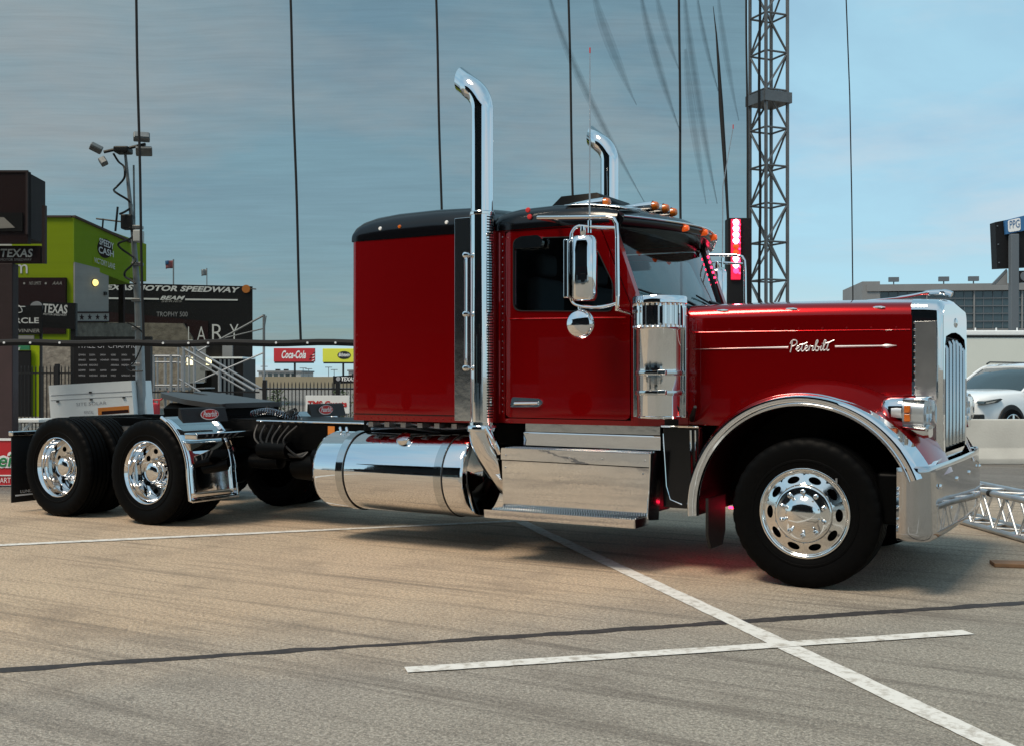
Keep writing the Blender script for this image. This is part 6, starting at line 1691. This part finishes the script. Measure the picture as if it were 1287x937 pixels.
for px0, px1, py, m, lab in ((325, 378, 465.5, 'stucco', 'low pale building on the horizon under the red billboard'), (438, 470, 464.5, 'stucco', 'low grey building on the horizon beside the sleeper')):
    hb = thing('far_building', lab, 'building', U((px0+px1)/2, v), v, 'far buildings on the horizon')
    hw = (px1-px0)/2*v/FPX
    MB().box(-hw, hw, 0, 12, 0, ZZ(py+2, v)).build('wall', m, hb)
    MB().box(-hw-0.2, hw+0.2, -0.2, 12, ZZ(py+2, v), ZZ(py, v)).build('roof', 'concrete_far', hb)
    for k in range(6):
        x = -hw+0.6+k*(2*hw-1.2)/6
        MB().box(x, x+0.7, -0.06, -0.005, ZZ(473, v), ZZ(469, v)).build('window', 'car_glass', hb)
    for x in (-hw*0.3, hw*0.1): MB().box(x-0.3, x+0.4, 3, 4, ZZ(py, v), ZZ(py-2, v)).build('roof_vent', 'iron', hb)
v = 160
for i, (px, py) in enumerate([(381, 462), (388, 463), (413, 461), (332, 460), (420, 464)]):
    lpst = thing('light_pole', ['first', 'second', 'third', 'leftmost', 'last'][i] + ' thin light pole in the far field under the net', 'light pole', U(px, v), v, 'far light poles')
    MB().tube([(0, 0, 0), (0, 0, ZZ(py, v))], 0.05, 6).build('shaft', 'far_grey', lpst)
    MB().box(-0.5, 0.5, -0.05, 0.05, ZZ(py, v)-0.1, ZZ(py, v)).build('head', 'far_grey', lpst)
# row of bright parked cars far away (too small to tell apart) and bushes
v = 60.0
st_ = thing('texas_roadside_sign', 'small black roadside sign reading TEXAS beside the sleeper', 'sign', U(419, 45), 45)
k = 45/FPX
MB().prism([(0, ZZ(482, 45)), (0, ZZ(472.5, 45)), (30*k, ZZ(470.5, 45)), (30*k, ZZ(481, 45))], 'xz', 0, 0.05).build('board', 'sign_black', st_)
MB().box(-0.5*k, 1.6*k, 0.02, 0.07, 0, ZZ(472, 45)).build('post', 'iron', st_)
text(st_, 'TEXAS', 'white_print', 10*k, 27*k, ZZ(478.5, 45), ZZ(473.3, 45), -0.004, 0.2, 0.03)
MB().lathe([(0, -0.02), (2.6*k, -0.02), (2.8*k, 0)], 'y', (6*k, 0, ZZ(475.8, 45)), 16).build('round_logo', 'grey_print', st_)
v = 24.0
tg = thing('guest_sign', 'white sign with red letters reading TMS Guests beside the sleeper', 'sign', U(412, v), v)
def lx(px): return (px-412)*v/FPX
MB().cbox(lx(384), lx(439), 0, 0.03, ZZ(519, v), ZZ(496.5, v), 0.004).build('board', 'white_paint', tg)
text(tg, 'TMS Guests', 'red_print', lx(387), lx(436), ZZ(511, v), ZZ(503, v), -0.004, 0.0, 0.04)
for px in (388, 435): MB().box(lx(px)-0.02, lx(px)+0.02, 0.03, 0.06, 0, ZZ(497, v)).build('leg', 'galvanised', tg)

# bushes by the fence
def bush(u, v, w, h, label, n=420):
    b = thing('bush', label, 'bush', u, v, 'bushes by the iron fence')
    rnd = random.Random(int(u*100)); mb = MB()
    for i in range(n):
        a = rnd.uniform(0, 2*PI); r = rnd.random()**0.5; z = h*(0.12 + 0.88*rnd.random())
        k = math.sqrt(max(0.05, 1-(z/h-0.45)**2*2.6))*(0.75+0.35*math.sin(a*3+u))
        c = Vector((w*r*k*math.cos(a), 0.6*w*r*k*math.sin(a), z))
        d = Vector((rnd.uniform(-1,1), rnd.uniform(-1,1), rnd.uniform(-0.3,1))).normalized(); e = d.orthogonal().normalized(); s = rnd.uniform(0.03, 0.06)
        mb.add([c, c+d*s+e*s*0.4, c+d*s*2, c+d*s-e*s*0.4], [(0,1,2,3)])
    mb.build('leaves', 'foliage', b, merge=False, flat=True)
    for k in range(4):
        a = 1.6*k; MB().tube([(0.03*math.cos(a), 0.03*math.sin(a), 0), (0.4*w*math.cos(a), 0.3*w*math.sin(a), h*0.7)], [0.02, 0.008], 5).build('stem', 'plank', b)
bush(U(347, 30), 30, 0.35, 1.05, 'dark leafy bush behind the coiled hoses'); bush(U(428, 32), 32, 0.55, 1.0, 'dark leafy bush above the white guest sign')

# ================================================================ unseen stand and trailers added to shape the chrome and body reflections
bs = empty('reflection_stand', (-20, -38, 0)); tag(bs, 'long dark stand behind the camera, unseen, placed for dark reflections', 'building')
for k in range(8):
    MB().box(-42, 44, -4-k*1.6, -2.4-k*1.6, 0, 1.8+k*0.95).build('reflection_tier', 'sign_black' if k % 2 else 'sign_maroon', bs)
MB().box(-42, 44, -20, -16.0, 0, 21).build('dark_backing', 'sign_black', bs)  # tall black block, raised to keep the stack's reflection dark
MB().box(-42, 44, -20, -9.0, 21.1, 21.9).build('roof', 'sign_black', bs)  # roof of the unseen stand, added for dark reflections
MB().box(-42, 44, -1.7, -1.4, 0, 1.1).build('front_wall', 'concrete_far', bs)
for i, (x_, w, h, m) in enumerate([(-44, 7, 3.0, 'white_paint'), (-30, 8, 3.4, 'sign_black'), (-15, 6, 2.9, 'car_dark'), (1, 8, 3.2, 'sign_black'), (17, 7, 2.8, 'white_paint')]):  # trailers added to vary the reflections
    t_ = empty('reflection_trailer', (x_, -30 - i % 2, 0)); tag(t_, ['unseen white box trailer at the west end', 'unseen long black box trailer', 'unseen dark teal box trailer', 'unseen second black box trailer', 'unseen white box trailer at the east end'][i] + ' behind the camera', 'trailer', 'unseen trailers added for the reflections')
    MB().cbox(-w/2, w/2, -2.4, 0, 0.7, h, 0.06).build('body', m, t_)  # body and wheels of the unseen trailer, added for reflection variety
    for x in (-w*0.2, w*0.25): MB().lathe([(0, -0.1), (0.42, -0.1), (0.45, 0.1), (0, 0.12)], 'y', (x, 0.0, 0.45), 20).build('wheel', 'tyre', t_)
